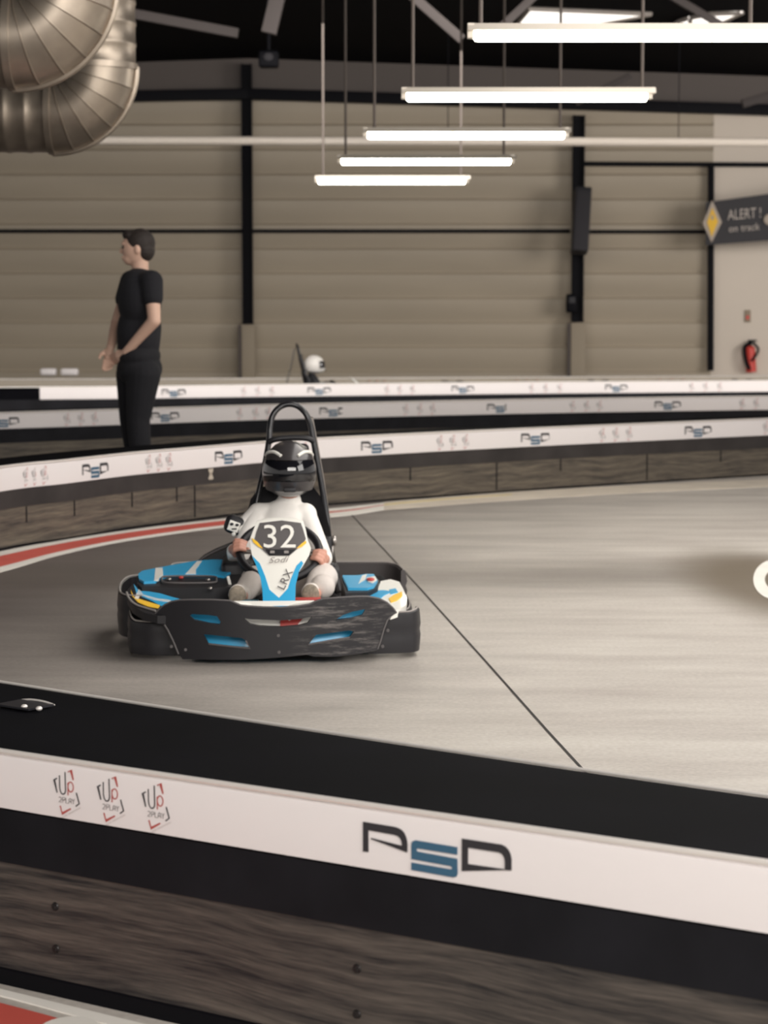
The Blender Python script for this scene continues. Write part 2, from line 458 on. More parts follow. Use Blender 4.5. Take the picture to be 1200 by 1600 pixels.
def sign_text(s, px, py, h, wpx, nm):
    bm = text_bm(s, 1.0); xs = [v.co.x for v in bm.verts]; ys = [v.co.y for v in bm.verts]; a, b_ = min(xs), max(xs); c, d_ = min(ys), max(ys)
    for v in bm.verts:
        X = px + (v.co.x - a) / (b_ - a) * wpx; Y = py - (v.co.y - c) / (d_ - c) * h - (X - px) * .08
        v.co = SG(X, Y, -.04)
    obj(nm, bm, mat('pale_sign_letters', (190, 180, 172), .6), sg, False)
sign_text('ALERT !', 1137, 344, 16, 52, 'upper_lettering'); sign_text('on track', 1139, 363, 11, 48, 'lower_lettering')
bm = B(); ball(bm, SG(1202, 343, -.03), (.09, .02, .09)); obj('round_emblem', bm, mat('silver_emblem', (176, 162, 148), .5), sg)

# extinguisher and its sign
ex = empty('fire_extinguisher', D(1171, 583, YW - .125)); tag(ex, 'red fire extinguisher with black hose on the pale wall at the right edge', 'fire extinguisher')
M_red = mat('extinguisher_red', (205, 60, 48), .35)
bm = B(); cone(bm, (.03, 0, .02), (.0, 0, .40), .085, .085, 20); ball(bm, (.0, 0, .40), (.085, .085, .05)); obj('cylinder', bm, M_red, ex)
bm = B(); cone(bm, (0, 0, .42), (0, 0, .52), .03, .025); box(bm, (.04, 0, .53), (.14, .03, .03)); obj('valve', bm, M_steel, ex)
bm = B(); tube(bm, spline([(.02, -.02, .5), (-.1, -.08, .42), (-.08, -.12, .2), (-.02, -.13, .06)]), .03, 8); tube(bm, spline([(.05, 0, .5), (.13, -.05, .38), (.02, -.12, .2)]), .02, 8); obj('hose', bm, M_steel, ex)
sn = empty('extinguisher_sign', D(1168, 494, YW - .04)); tag(sn, 'small tan wall sign with a red symbol above the fire extinguisher', 'sign')
bm = B(); box(bm, (0, 0, 0), (.10, .02, .2), None, .004); obj('plate', bm, mat('tan_plate', (140, 124, 104), .6), sn)
bm = B(); box(bm, (0, -.014, -.02), (.05, .01, .06)); obj('symbol', bm, M_red, sn, False)

# ------------------------------------------------------------------ roof bracing, skylight
for i, (a, b_, Y, th) in enumerate((((168, 14), (372, 52), 26, .11), ((442, -40), (420, 52), 25, .17), ((640, -10), (722, 62), 24, .1),
                              ((775, 50), (850, -20), 25, .09), ((900, 160), (985, 118), 33, .1), ((1040, -12), (1128, 40), 27, .09),
                              ((1160, 162), (1240, 138), 33, .13))):
    nm = ['grey brace bar leaving the large duct to the right', 'thick short grey brace bar hanging at the top, above the black ceiling speaker', 'grey brace bar at the top, left of the nearest light tube',
          'grey brace bar rising behind the left end of the nearest light tube', 'faint brace bar behind the right end of the second light tube', 'grey brace bar crossing at the top right corner', 'pale brace bar at the right edge below the nearest tube'][i]
    o = steel('roof_brace', D(*a, Y), D(*b_, Y), th * .7, th, M_brace, nm, 'steel brace')
bm = B(); box(bm, (0, 0, 0), (.24, .24, .2), None, .03)
r = empty('ceiling_speaker', D(420, 93, 27)); tag(r, 'black box speaker hanging below the dark roof near the first column', 'speaker')
obj('cabinet', bm, M_steel, r)
bm = B(); cone(bm, (0, 0, .1), (0, 0, zr(r.location.x) - r.location.z), .02, .02); obj('bracket', bm, M_steel, r)
bm = B(); ball(bm, (0, -.12, .02), (.06, .02, .05)); obj('cone', bm, mat('speaker_grille', (46, 44, 48), .8), r)
# skylight: translucent roof panels lit by the sky
M_sky = mat('lit_roof_panel', (235, 230, 225), .5, emit=(236, 230, 222), strength=.9)
def roofpt(px, py, dz=-.03):
    p = G(px, py, 5.1)
    for _ in range(3): p = G(px, py, zr(p.x) + dz)
    return p
def skylight(poly, label):
    c = sum((roofpt(*p) for p in poly), Vector()) / len(poly)
    r = empty('skylight', c); tag(r, label, 'skylight', 'translucent skylights in the roof')
    bm = B(); v = [bm.verts.new(roofpt(*p) - c) for p in poly]; f = bm.faces.new(v)
    q = bmesh.ops.extrude_face_region(bm, geom=[f]); bmesh.ops.translate(bm, verts=[g for g in q['geom'] if isinstance(g, bmesh.types.BMVert)], vec=(0, 0, .02))
    obj('panel', bm, M_sky, r, False)
    bm = B(); pts = [roofpt(*p) - c for p in poly]
    tube(bm, pts, .03, 6, closed=True); obj('frame', bm, mat('skylight_frame', (150, 142, 135), .6), r)
skylight([(828, 14), (1018, 22), (985, 28), (905, 42), (806, 40)], 'long bright skylight panel above the nearest light tube')
skylight([(1075, 42), (1080, 28), (1110, 22), (1160, 20), (1125, 36)], 'narrow bright skylight panel near the top right corner')
skylight([(1040, 48), (1060, 34), (1078, 28), (1082, 45)], 'small bright triangular skylight panel above the nearest tube')

# ------------------------------------------------------------------ tube lights
M_tube = mat('lit_tube', (255, 252, 240), .5, emit=(255, 250, 232), strength=9)
M_house = mat('tube_housing', (196, 188, 176), .4, .3)
def tube_light(x0, x1, y, w1, w2, label):
    L_ = 1.5; Y = L_ * F / (x1 - x0) * 1.0
    a, b_ = D(x0, y, Y), D(x1, y, Y); c = (a + b_) / 2; hl = (b_ - a).length / 2
    r = empty('tube_light', c); tag(r, label, 'ceiling light', 'suspended tube lights in a receding row')
    bm = B(); tube(bm, [(-hl, 0, 0), (-hl + .01, 0, 0), (hl - .01, 0, 0), (hl, 0, 0)], [.018, .031, .031, .018], 14); obj('tube', bm, M_tube, r)
    bm = B(); prof = [(-.05, .018), (-.022, .055), (.022, .055), (.05, .018), (.042, .018), (.018, .046), (-.018, .046), (-.042, .018)]
    A = [bm.verts.new((-hl - .03, p[0], p[1])) for p in prof]; Z = [bm.verts.new((hl + .05, p[0], p[1])) for p in prof]
    for i in range(8): bm.faces.new((A[i], A[(i + 1) % 8], Z[(i + 1) % 8], Z[i]))
    bm.faces.new(A); bm.faces.new(Z[::-1]); box(bm, (-hl - .015, 0, .02), (.03, .06, .07)); box(bm, (hl + .015, 0, .02), (.03, .06, .07))
    obj('housing', bm, M_house, r, False)
    for wx in (w1, w2):
        p = D(wx, y, Y) - c; bm = B()
        tube(bm, [(p.x, 0, .05), (p.x, 0, zr(wx * 0 + c.x + p.x) - c.z)], .011, 8); obj('suspension_rod', bm, M_grey, r)
    return r
tube_light(740, 1216, 55, 751, 1172, 'nearest and longest suspended tube light, cut by the right edge')
tube_light(635, 1011, 151, 645, 1003, 'second nearest suspended tube light, left end above the column gap')
tube_light(574, 882, 211, 585, 875, 'third suspended tube light, in front of the pale pipe')
tube_light(533, 798, 252, 540, 787, 'fourth suspended tube light, just below the pale pipe')
tube_light(497, 727, 283, 505, 720, 'farthest, lowest and shortest suspended tube light')

# ------------------------------------------------------------------ ventilation ducts with gored elbows
def duct(cx, cy, R, dia, Y, label, left=-600, top=-300):
    s = Y / F * 1.0; o0 = D(cx, cy, Y); r = empty('ventilation_duct', o0); tag(r, label, 'duct', 'round metal ventilation ducts')
    Ro = R * s; rt = dia * s / 2; Rc = Ro - rt                     # centre-line bend radius
    N = 6
    def pt(a): return Vector((math.sin(a) * Rc, 0, -math.cos(a) * Rc))
    bm = B(); n = 40
    def ring(c, ax, rad):
        ax = ax.normalized(); u = Vector((0, 1, 0)); w = ax.cross(u)
        return [bm.verts.new(c + (u * math.cos(t) + w * math.sin(t)) * rad) for t in [2 * PI * k / n for k in range(n)]]
    def mitre(a):                                                   # elliptical cut in the radial plane
        c = pt(a); rad = Vector((math.sin(a), 0, -math.cos(a))); k = 1 / math.cos(PI / 4 / N)
        return [c + Vector((0, 1, 0)) * math.cos(t) * rt + rad * math.sin(t) * rt for t in [2 * PI * q / n for q in range(n)]]
    for i in range(N):
        a0, a1 = PI / 2 * i / N, PI / 2 * (i + 1) / N
        A = mitre(a0); Z = mitre(a1)
        rings = []
        for f_, g in ((0, 1.025), (.04, 1.025), (.05, 1.0), (.95, 1.0)):
            rr = []
            for p, q in zip(A, Z):
                c = pt(a0).lerp(pt(a1), f_); x = p.lerp(q, f_); rr.append(bm.verts.new(c + (x - c) * g))
            rings.append(rr)
        for j in range(3):
            for k in range(n): bm.faces.new((rings[j][k], rings[j][(k + 1) % n], rings[j + 1][(k + 1) % n], rings[j + 1][k]))
        if i: 
            for k in range(n): bm.faces.new((last[k], last[(k + 1) % n], rings[0][(k + 1) % n], rings[0][k]))
        last = rings[-1]
    obj('elbow', bm, M_galv, r)
    bm = B(); tube(bm, [Vector((math.sin(t) * Ro * 1.01, 0, -math.cos(t) * Ro * 1.01)) for t in [PI / 2 * k / 24 for k in range(25)]], .022, 8); obj('seam_bead', bm, M_galv, r)
    def straight(p0, p1, nm):
        bm = B(); d = p1 - p0; Ls = d.length; pts = []; rr = []; x = 0
        while x < Ls:
            for q, g in ((0, 1.02), (.02, 1.02), (.03, 1), (.13, 1)):
                pts.append(p0 + d * ((x + q) / Ls)); rr.append(rt * g)
            x += .14
        tube(bm, pts, rr, 40); obj(nm, bm, M_galv, r)
    straight(Vector((0, 0, -Rc)), Vector(((left - cx) * s, 0, -Rc)), 'horizontal_pipe')
    straight(Vector((Rc, 0, 0)), Vector((Rc, 0, zr(o0.x) - o0.z)), 'riser_pipe')
    for c, ax in ((pt(0), Vector((1, 0, 0))), (pt(PI / 2), Vector((0, 0, 1)))):
        bm = B(); cone(bm, c - ax * .02, c + ax * .02, rt * 1.06, rt * 1.06, 40); obj('flange', bm, M_galv, r)
    return r
duct(80, 105, 130, 122, 15.0, 'second metal duct with a segmented elbow, partly behind the larger duct')
duct(18, -27, 160, 150, 12.2, 'large metal duct with a segmented elbow in the top left corner')

# ------------------------------------------------------------------ barriers
ZB = .456
def path_px(pts, z=ZB, n=8, ext=3.0):
    P = [G(x, y, z) for x, y in pts]; P = [Vector((p.x, p.y, 0)) for p in P]
    S = spline(P, n)
    a = (S[0] - S[1]).normalized(); b_ = (S[-1] - S[-2]).normalized()
    return [S[0] + a * ext] + S + [S[-1] + b_ * ext]
def normals(P):
    out = []
    for i in range(len(P)):
        t = (P[min(i + 1, len(P) - 1)] - P[max(i - 1, 0)]).normalized(); out.append(Vector((t.y, -t.x, 0)))
    return out
def sweep(bm, P, Nn, prof, closed=True, zfun=None):
    uvl = bm.loops.layers.uv.verify()
    S = [0]
    for i in range(1, len(P)): S.append(S[-1] + (P[i] - P[i - 1]).length)
    rows = [[bm.verts.new(p + n_ * o + Vector((0, 0, z))) for (o, z) in prof] for p, n_ in zip(P, Nn)]
    m = len(prof); per = [0]
    for j in range(1, m + 1):
        a, b_ = prof[j - 1], prof[j % m]; per.append(per[-1] + math.hypot(a[0] - b_[0], a[1] - b_[1]))
    for i in range(len(P) - 1):
        for j in range(m if closed else m - 1):
            k = (j + 1) % m
            f = bm.faces.new((rows[i][j], rows[i + 1][j], rows[i + 1][k], rows[i][k]))
            for lp, uvv in zip(f.loops, ((S[i], per[j]), (S[i + 1], per[j]), (S[i + 1], per[j + 1]), (S[i], per[j + 1]))): lp[uvl].uv = uvv
    if closed: bm.faces.new(rows[0]); bm.faces.new(rows[-1][::-1])
def at_px(P, Nn, px, z):
    """place on the barrier face that shows at picture column px"""
    for i in range(len(P) - 1):
        def col(q): return 600 + F * q.x / (q.y * math.cos(PITCH) + (H - z) * math.sin(PITCH))
        a, b_ = col(P[i]), col(P[i + 1])
        if a <= px <= b_:
            t = (px - a) / (b_ - a); return P[i].lerp(P[i + 1], t), Nn[i].lerp(Nn[i + 1], t).normalized()
    return None

# printed logos, drawn once in their own plane
def psd_meshes():
    def poly(L, holes=()):
        bm = B(); sheet(bm, L, lambda x, y: Vector((x * .293 / 1073, 0, -y * .0715 / 312)), holes=holes, thick=.0015, tdir=(0, 1, 0)); return bm
    P_ = [(0, 0), (230, 3), (260, 7), (285, 18), (305, 36), (318, 60), (327, 90), (330, 120), (330, 181), (60, 122), (60, 114), (290, 138), (290, 118), (284, 96), (273, 78), (256, 67), (230, 63), (40, 58), (40, 225), (0, 225)]
    S_ = [(360, 115), (366, 92), (390, 80), (692, 84), (692, 139), (408, 138), (400, 142), (397, 150), (400, 159), (408, 163), (692, 170), (695, 280), (686, 304), (665, 312), (360, 307), (360, 252), (645, 256), (653, 252), (656, 244), (653, 236), (645, 232), (360, 225)]
    D_ = [(725, 14), (1000, 15), (1028, 24), (1052, 46), (1066, 76), (1073, 113), (1073, 193), (1030, 196), (730, 254), (725, 254)]
    Dh = [(768, 74), (985, 74), (1008, 82), (1022, 104), (1028, 130), (1028, 192), (768, 196)]
    a = poly(P_); 
    bmS = poly(S_); bmD = poly(D_, [Dh])
    return a, bmS, bmD
def mk(bm, name, m):
    me = bpy.data.meshes.new(name); bmesh.ops.recalc_face_normals(bm, faces=bm.faces); bm.to_mesh(me); bm.free(); me.materials.append(m); return me
a, b_, c_ = psd_meshes()
ME_P = mk(a, 'logo_letter', M_dgrey); ME_S = mk(b_, 'logo_middle_letter', M_steelblue); ME_D = mk(c_, 'logo_letter', M_dgrey)
def stroke(bm, pts, w, closed=False):
    sx, sy = .00146 / 5.714, .0012 / 5.714
    V = [Vector((p[0], p[1])) for p in pts]; n = len(V); w *= .8; L_, R_ = [], []
    for i in range(n):
        if closed: t = V[(i + 1) % n] - V[i - 1]; a = (V[i] - V[i - 1]).normalized()
        else: t = V[min(i + 1, n - 1)] - V[max(i - 1, 0)]; a = (V[i] - V[i - 1]).normalized() if i else t.normalized()
        t.normalize(); nn = Vector((-t.y, t.x)); k = 1 / max(.45, abs(nn.dot(Vector((-a.y, a.x)))))
        for lst, s in ((L_, 1), (R_, -1)):
            q = V[i] + nn * s * w / 2 * k; lst.append(bm.verts.new((q.x * sx, 0, -q.y * sy)))
    for i in range(n if closed else n - 1):
        j = (i + 1) % n; bm.faces.new((L_[i], L_[j], R_[j], R_[i]))
def single(name, m, *a):
    bm = B(); stroke(bm, *a); return mk(bm, name, m)
MARK = [(single('logo_corner', M_dgrey, [(36, 66), (8, 84), (35, 198)], 14), 'logo_corner'),
        (single('logo_letter', M_dgrey, [(60, 36), (61, 150), (68, 182), (82, 202), (98, 203), (112, 190), (118, 168), (115, -2)], 13), 'logo_letter'),
        (single('logo_corner', M_dgrey, [(223, 171), (250, 267), (216, 296)], 15), 'logo_corner'),
        (single('logo_red_corner', M_redprint, [(143, -6), (173, -26), (195, 60)], 15), 'logo_red_corner'),
        (single('logo_red_corner', M_redprint, [(63, 313), (82, 382), (168, 324)], 15), 'logo_red_corner')]
bm = B(); stroke(bm, [(142, 206), (142, 92)], 12); stroke(bm, [(168 + 26 * math.cos(t), 127 + 45 * math.sin(t)) for t in [2 * PI * k / 20 for k in range(20)]], 12, True)
MARK.append((mk(bm, 'logo_red_letter', M_redprint), 'logo_red_letter'))
bm = B()
def gl(x, segs):
    for s in segs: stroke(bm, [(52 + x + p[0] * 24, 232 + p[1] * 48) for p in s], 6)
gl(0, [[(0, .15), (.5, 0), (1, .2), (.9, .5), (0, 1), (1, 1)]]); gl(36, [[(0, 1), (0, 0), (.8, 0), (1, .25), (.8, .5), (0, .5)]])
gl(68, [[(0, 0), (0, 1), (.9, 1)]]); gl(97, [[(0, 1), (.1, .2), (.5, 0), (.9, .2), (1, 1)], [(0, .6), (1, .6)]]); gl(129, [[(0, 0), (.5, .5), (.5, 1)], [(1, 0), (.5, .5)]])
ME_UT = mk(bm, 'logo_small_lettering', mat('grey_print', (88, 82, 80), .6))
bm = text_bm('VOTRE TERRAIN DE JEU', 1.0)
xs = [v.co.x for v in bm.verts]; wmax = max(xs)
for v in bm.verts:
    t = v.co.x / wmax; X = 80 + t * 185; Yy = 428 - t * 123 - v.co.y * 20
    v.co = (X * .00146 / 5.714, 0, -Yy * .0012 / 5.714)
ME_UTAG = mk(bm, 'logo_tagline', M_paleprint)
def put(meshes, names, p, n_, z, off, parent, sc=(1, 1)):
    ang = math.atan2(n_.x, -n_.y)
    for me, nm in zip(meshes, names):
        o = bpy.data.objects.new(nm, me); COL.objects.link(o); o.parent = parent
        o.location = Vector((p.x, p.y, z)) + n_ * off - parent_base[parent.name]; o.rotation_euler = (0, 0, ang); o.scale = (sc[0], 1, sc[1])
parent_base = {}
def barrier(Fp, label, bandw, stripw, width=.5, Bp=None, band_px=None, near=False, white=None, psd=(), marks=(), drop=.03, wood=None, strip=None, core=M_black):
    Nn = normals(Fp)
    base = Vector((Fp[len(Fp) // 2].x, Fp[len(Fp) // 2].y, 0))
    r = empty('track_barrier', base); tag(r, label, 'barrier')
    Q = [p - base for p in Fp]
    Bk = [p - base for p in Bp] if Bp else [q - n_ * width for q, n_ in zip(Q, Nn)]
    bm = B()                                      # body and flat black top
    rows = []
    for q, b_ in zip(Q, Bk):
        d = (b_ - q); L_ = d.length; d = d / L_
        rows.append([bm.verts.new(v) for v in (q, q + Vector((0, 0, ZB - .008)), q + d * .008 + Vector((0, 0, ZB)), b_ - d * .02 + Vector((0, 0, ZB)), b_ + Vector((0, 0, ZB - .02)), b_)])
    for i in range(len(rows) - 1):
        for j in range(5): bm.faces.new((rows[i][j], rows[i + 1][j], rows[i + 1][j + 1], rows[i][j + 1]))
    bm.faces.new(rows[0]); bm.faces.new(rows[-1][::-1])
    obj('core', bm, M_blacktop, r)
    bq, bn = Q, Nn
    if band_px is not None:                       # the white band starts at a picture column
        st, sn_ = at_px(Fp, Nn, band_px, ZB); k = next(i for i, p in enumerate(Fp) if p.x > st.x)
        bq = [st - base] + Q[k:]; bn = [sn_] + Nn[k:]
    z1 = ZB - bandw; z2 = z1 - stripw
    bm = B(); sweep(bm, bq, bn, [(.0, ZB - .002), (.012, ZB - .004), (.014, ZB - .010), (.014, z1 + .003), (.0, z1)])
    band = obj('white_band', bm, white or M_white, r)
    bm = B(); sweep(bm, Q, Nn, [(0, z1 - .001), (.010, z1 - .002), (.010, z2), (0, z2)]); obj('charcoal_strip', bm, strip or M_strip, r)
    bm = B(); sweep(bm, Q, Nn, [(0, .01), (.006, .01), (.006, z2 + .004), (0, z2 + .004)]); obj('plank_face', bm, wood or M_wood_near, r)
    fh = .03 if near else .01
    bm = B(); sweep(bm, Q, Nn, [(0, 0), (.012, 0), (.012, fh), (0, fh + .005)]); obj('foot_rail', bm, M_black, r)
    e = .0055 if near else .007
    bm = B(); tube(bm, [q + n_ * .006 + Vector((0, 0, ZB + e * .7)) for q, n_ in zip(Q, Nn)], e, 8); obj('edge_trim', bm, M_metal, r)
    if near:
        bm = B(); tube(bm, [b2 + Vector((0, 0, ZB)) for b2 in Bk], .0035, 8); obj('edge_trim', bm, M_metal, r)
    parent_base[band.name] = base
    for px in psd:
        a = at_px(Fp, Nn, px, ZB - drop)
        if a: put((ME_P, ME_S, ME_D), ('logo_letter', 'logo_middle_letter', 'logo_letter'), a[0], a[1], ZB - drop, .016, band, (1, bandw / .108))
    for px in marks:
        a = at_px(Fp, Nn, px, ZB - drop)
        if a: put([q[0] for q in MARK] + [ME_UT] + ([ME_UTAG] if near else []), [q[1] for q in MARK] + ['logo_small_lettering'] + (['logo_tagline'] if near else []), a[0], a[1], ZB - drop + .008, .0155, band, (1, bandw / .108))
    return r, band, Q, Nn, base
NF = path_px([(x, 1263.5 + .14583 * (x - 600) - (x - 600) ** 2 / 360000) for x in range(-300, 1501, 300)], ext=2)
NB = path_px([(x, 1157 + .14833 * (x - 600) - 3 * (x - 600) ** 2 / 360000) for x in range(-300, 1501, 300)], ext=2)
nb, nband, NQ, NN, nbase = barrier(NF, 'nearest track barrier, wide black top and crisp white band with a large logo', .108, .105, Bp=NB, near=True, psd=(575,), marks=(92, 160, 230), drop=.024)
# screws in the planks and the bolted bracket on top
for px, py in ((90, 1415), (90, 1481), (561, 1512), (561, 1583)):
    def zat(py_): 
        for _ in range(1): pass
    a, n_ = at_px(NF, NN, px, .2)
    d = ray(px, py); t = a.y / d.y; z = H + d.z * t
    p = Vector((a.x, a.y, z)) - nbase + n_ * .007
    bm = B(); cone(bm, p, p + n_ * .003, .0085, .007, 14); cone(bm, p + n_ * .003, p + n_ * .0042, .004, .003, 6); obj('screw', bm, mat('dark_screw', (52, 50, 50), .4, .7), nb)
bp_ = [G(34, 1095, ZB + .004) - nbase, G(85, 1103, ZB + .004) - nbase]
bm = B(); d = (bp_[1] - bp_[0]); perp = Vector((d.y, -d.x, 0)).normalized()
sheetpts = [bp_[0], bp_[1], bp_[1] + perp * .075, bp_[0] + perp * .075]
v = [bm.verts.new(p) for p in sheetpts]; f = bm.faces.new(v); q = bmesh.ops.extrude_face_region(bm, geom=[f]); bmesh.ops.translate(bm, verts=[g for g in q['geom'] if isinstance(g, bmesh.types.BMVert)], vec=(0, 0, .004))
bk = obj('bracket_plate', bm, mat('dark_bracket', (26, 26, 32), .45), nb, False)
bm = B(); tube(bm, spline([bp_[0] + Vector((0, 0, .002)), bp_[0].lerp(bp_[1], .3) + Vector((0, 0, .006)), bp_[0].lerp(bp_[1], .7) + Vector((0, 0, .006)), bp_[1] + Vector((0, 0, .002))]), .0022, 6); obj('plate_edge', bm, M_metal, bk)
for px, py in ((38, 1104), (61, 1107)):
    p = G(px, py, ZB + .008) - nbase; bm = B(); ball(bm, p, (.007, .007, .005)); obj('bolt', bm, M_metal, bk)

MF = path_px([(-250, 770), (0, 731), (100, 720.5), (200, 709.5), (300, 701), (450, 689), (600, 681), (800, 671.5), (1000, 663), (1200, 655), (1500, 644)], ext=2)
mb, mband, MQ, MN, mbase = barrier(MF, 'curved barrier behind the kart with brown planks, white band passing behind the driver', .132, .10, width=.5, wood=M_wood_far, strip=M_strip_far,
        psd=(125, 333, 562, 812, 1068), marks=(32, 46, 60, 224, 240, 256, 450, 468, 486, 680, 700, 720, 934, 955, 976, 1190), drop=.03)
a, n_ = at_px(MF, MN, 327, .3); p = Vector((a.x, a.y, .285)) - mbase + n_ * .012
for px in (40, 115, 205, 275, 303, 640, 775, 875, 1010, 1125):
    aj, nj = at_px(MF, MN, px, .12); bm = B(); hj = .2 if px in (303, 775, 1010) else .09
    box(bm, Vector((aj.x, aj.y, .222 - hj / 2)) - mbase + nj * .006, (.012, .004, hj), Matrix.Rotation(math.atan2(nj.x, -nj.y), 3, 'Z')); obj('plank_joint', bm, M_strip, mb, False)
bm = B()
for s in (1, -1): box(bm, p, (.02, .003, .075), Matrix.Rotation(math.atan2(n_.x, -n_.y), 3, 'Z') @ Matrix.Rotation(s * .45, 3, 'Y'))
obj('white_tape_cross', bm, mat('dirty_tape', (190, 180, 165), .7), mb, False)
B3 = path_px([(-300, 655), (0, 646), (200, 640), (400, 634), (600, 629.5), (800, 625.5), (1000, 622.5), (1200, 620), (1500, 617)], ext=2)
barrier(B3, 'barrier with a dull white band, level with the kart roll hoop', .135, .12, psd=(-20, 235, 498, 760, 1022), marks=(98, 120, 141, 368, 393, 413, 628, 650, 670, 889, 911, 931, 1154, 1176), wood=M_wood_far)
B4 = path_px([(-300, 609), (0, 606), (200, 604.5), (400, 602), (600, 600), (800, 598), (1000, 596.5), (1200, 595), (1500, 593)], ext=2)
barrier(B4, 'bright white banded barrier in front of the distant kart', .14, .12, band_px=62, psd=(252, 480, 705, 945), marks=(376, 398, 420, 600, 620, 640, 826, 848, 870, 1076, 1098, 1120), wood=M_wood_far)
B5 = path_px([(-300, 594), (0, 593), (200, 592.5), (400, 592), (600, 591), (800, 590), (1000, 589), (1200, 588), (1500, 587)], ext=2)
barrier(B5, 'farthest barrier, a thin dull strip of band at the foot of the back wall', .12, .12, white=mat('dull_beige_band', (160, 150, 136), .6), psd=(484, 690, 918, 1143), marks=(572, 584, 596, 802, 818, 834, 1026, 1044, 1062), wood=M_wood_far)
# pale blocks on the far barrier at the left, dark block on the second one
for i, (x0, x1) in enumerate(((61, 86), (93, 120))):
    c = D((x0 + x1) / 2, 592, 29.9); bm = B(); hw = (x1 - x0) / 2 * 29.9 / F
    c.z = ZB + .055
    box(bm, (0, 0, 0), (hw * 2, .16, .1), None, .03)
    o = obj('foam_block', bm, M_white); o.location = (c.x, c.y + .15, ZB + .056)
    tag(o, ['left white block of the pair lying on the farthest barrier, left of the standing person', 'right white block of the pair lying on the farthest barrier, left of the standing person'][i], 'block', 'white blocks on the farthest barrier')

# ------------------------------------------------------------------ floor paint
def strip_paint(name, top, bot, m, z, label=None, cat=None, n=6, ends=1.5):
    a = spline([G(x, y) for x, y in top], n); b_ = spline([G(x, y) for x, y in bot], n)
    bm = B(); prev = None
    c = (a[len(a) // 2] + b_[len(b_) // 2]) / 2
    for p, q in zip(a, b_):
        cur = (bm.verts.new(p - c + Vector((0, 0, z))), bm.verts.new(q - c + Vector((0, 0, z))), bm.verts.new(q - c), bm.verts.new(p - c))
        if prev:
            for i in range(4): bm.faces.new((prev[i], prev[(i + 1) % 4], cur[(i + 1) % 4], cur[i]))
        else: bm.faces.new(cur)
        prev = cur
    bm.faces.new(prev[::-1])
    o = obj(name, bm, m, smooth=False); o.location = c; return tag(o, label, cat)
XS = [-250, 0, 87, 175, 262, 350, 450, 540, 600]
T0 = [918, 862.5, 846.5, 832.5, 821, 811, 801, 793, 786]
T1 = [926, 869.5, 851.5, 836.5, 824.5, 814, 804.5, 797.5, 789]
T2 = [948, 886.5, 864, 846, 832.5, 821, 808.5, 799.5, 790]
T3 = [960, 894.5, 869, 849.5, 835.5, 824, 813, 806, 797]
strip_paint('painted_line', list(zip(XS, T0)), list(zip(XS, T1)), M_whitepaint, .003, 'thin white line at the foot of the planked barrier, above the red stripe', 'painted line')
strip_paint('painted_stripe', list(zip(XS, T1)), list(zip(XS, T2)), M_redpaint, .003, 'red stripe curving along the foot of the planked barrier at the left', 'painted stripe')
strip_paint('painted_line', list(zip(XS, T2)), list(zip(XS, T3)), M_whitepaint, .003, 'white line below the red stripe, bordering the track', 'painted line')
XR = [600, 800, 1000, 1200, 1450]
strip_paint('painted_stripe', list(zip(XR, [785, 769, 758, 749.5, 741])), list(zip(XR, [797, 782, 770, 761, 752])), M_tanpaint, .003, 'worn pale border stripe under the planked barrier on the right', 'painted stripe')
strip_paint('painted_line', list(zip([600, 700, 800], [788.5, 779.5, 773])), list(zip([600, 700, 800], [790, 780.8, 774])), M_yellowline, .005, 'thin faded yellow line within the pale border stripe', 'painted line')
# foreground paint, lower left
strip_paint('painted_line', [(-200, 1498), (0, 1547), (217, 1600), (500, 1668)], [(-200, 1508), (0, 1557), (160, 1600), (440, 1672)], M_whitepaint, .003, 'white line at the bottom left corner, in front of the nearest barrier', 'painted line')
strip_paint('painted_stripe', [(-200, 1520), (0, 1569), (105, 1597), (300, 1650)], [(-200, 1640), (0, 1700), (105, 1740), (300, 1800)], M_redpaint, .003, 'red painted area in the bottom left corner', 'painted stripe')
bm = B(); c = G(108, 1612)
for k in range(24): pass
sheet(bm, [(c.x + .055 * math.cos(t), c.y + .07 * math.sin(t)) for t in [2 * PI * k / 24 for k in range(24)]], lambda x, y: Vector((x - c.x, y - c.y, 0)), thick=.005, tdir=(0, 0, 1))
o = obj('painted_spot', bm, M_whitepaint, smooth=False); o.location = (c.x, c.y, 0.001); tag(o, 'white painted spot on the red area at the bottom edge', 'painted mark')
# ring painted on the track at the right edge
def ringpt(cx, cy, r): return [(cx + r * math.cos(t), cy + r * .93 * math.sin(t)) for t in [2 * PI * k / 40 for k in range(40)]]
bm = B(); c = G(1210, 906)
sheet(bm, ringpt(1210, 906, 33), lambda x, y: G(x, y) - c, holes=[ringpt(1212, 906, 17)], thick=.003, tdir=(0, 0, 1))
o = obj('painted_ring', bm, M_whitepaint, smooth=False); o.location = c; tag(o, 'white ring painted on the track floor at the right edge', 'painted mark')
# joint in the track
jp = [G(545, 800), G(652, 915), G(760, 1035), G(855, 1142), G(910, 1202), G(1010, 1310), G(1110, 1425)]
bm = B(); c = jp[3]
for i in range(len(jp) - 1):
    p, q = jp[i], jp[i + 1]; d = (q - p).normalized(); n_ = Vector((d.y, -d.x, 0)) * .0045
    v = [bm.verts.new(x - c + Vector((0, 0, .0015))) for x in (p - n_, q - n_, q + n_, p + n_)]; bm.faces.new(v)
o = obj('floor_joint', bm, mat('joint_dark', (44, 40, 38), .8), smooth=False); o.location = c; tag(o, 'thin dark joint line running across the track floor from the kart to the near barrier', 'floor joint')

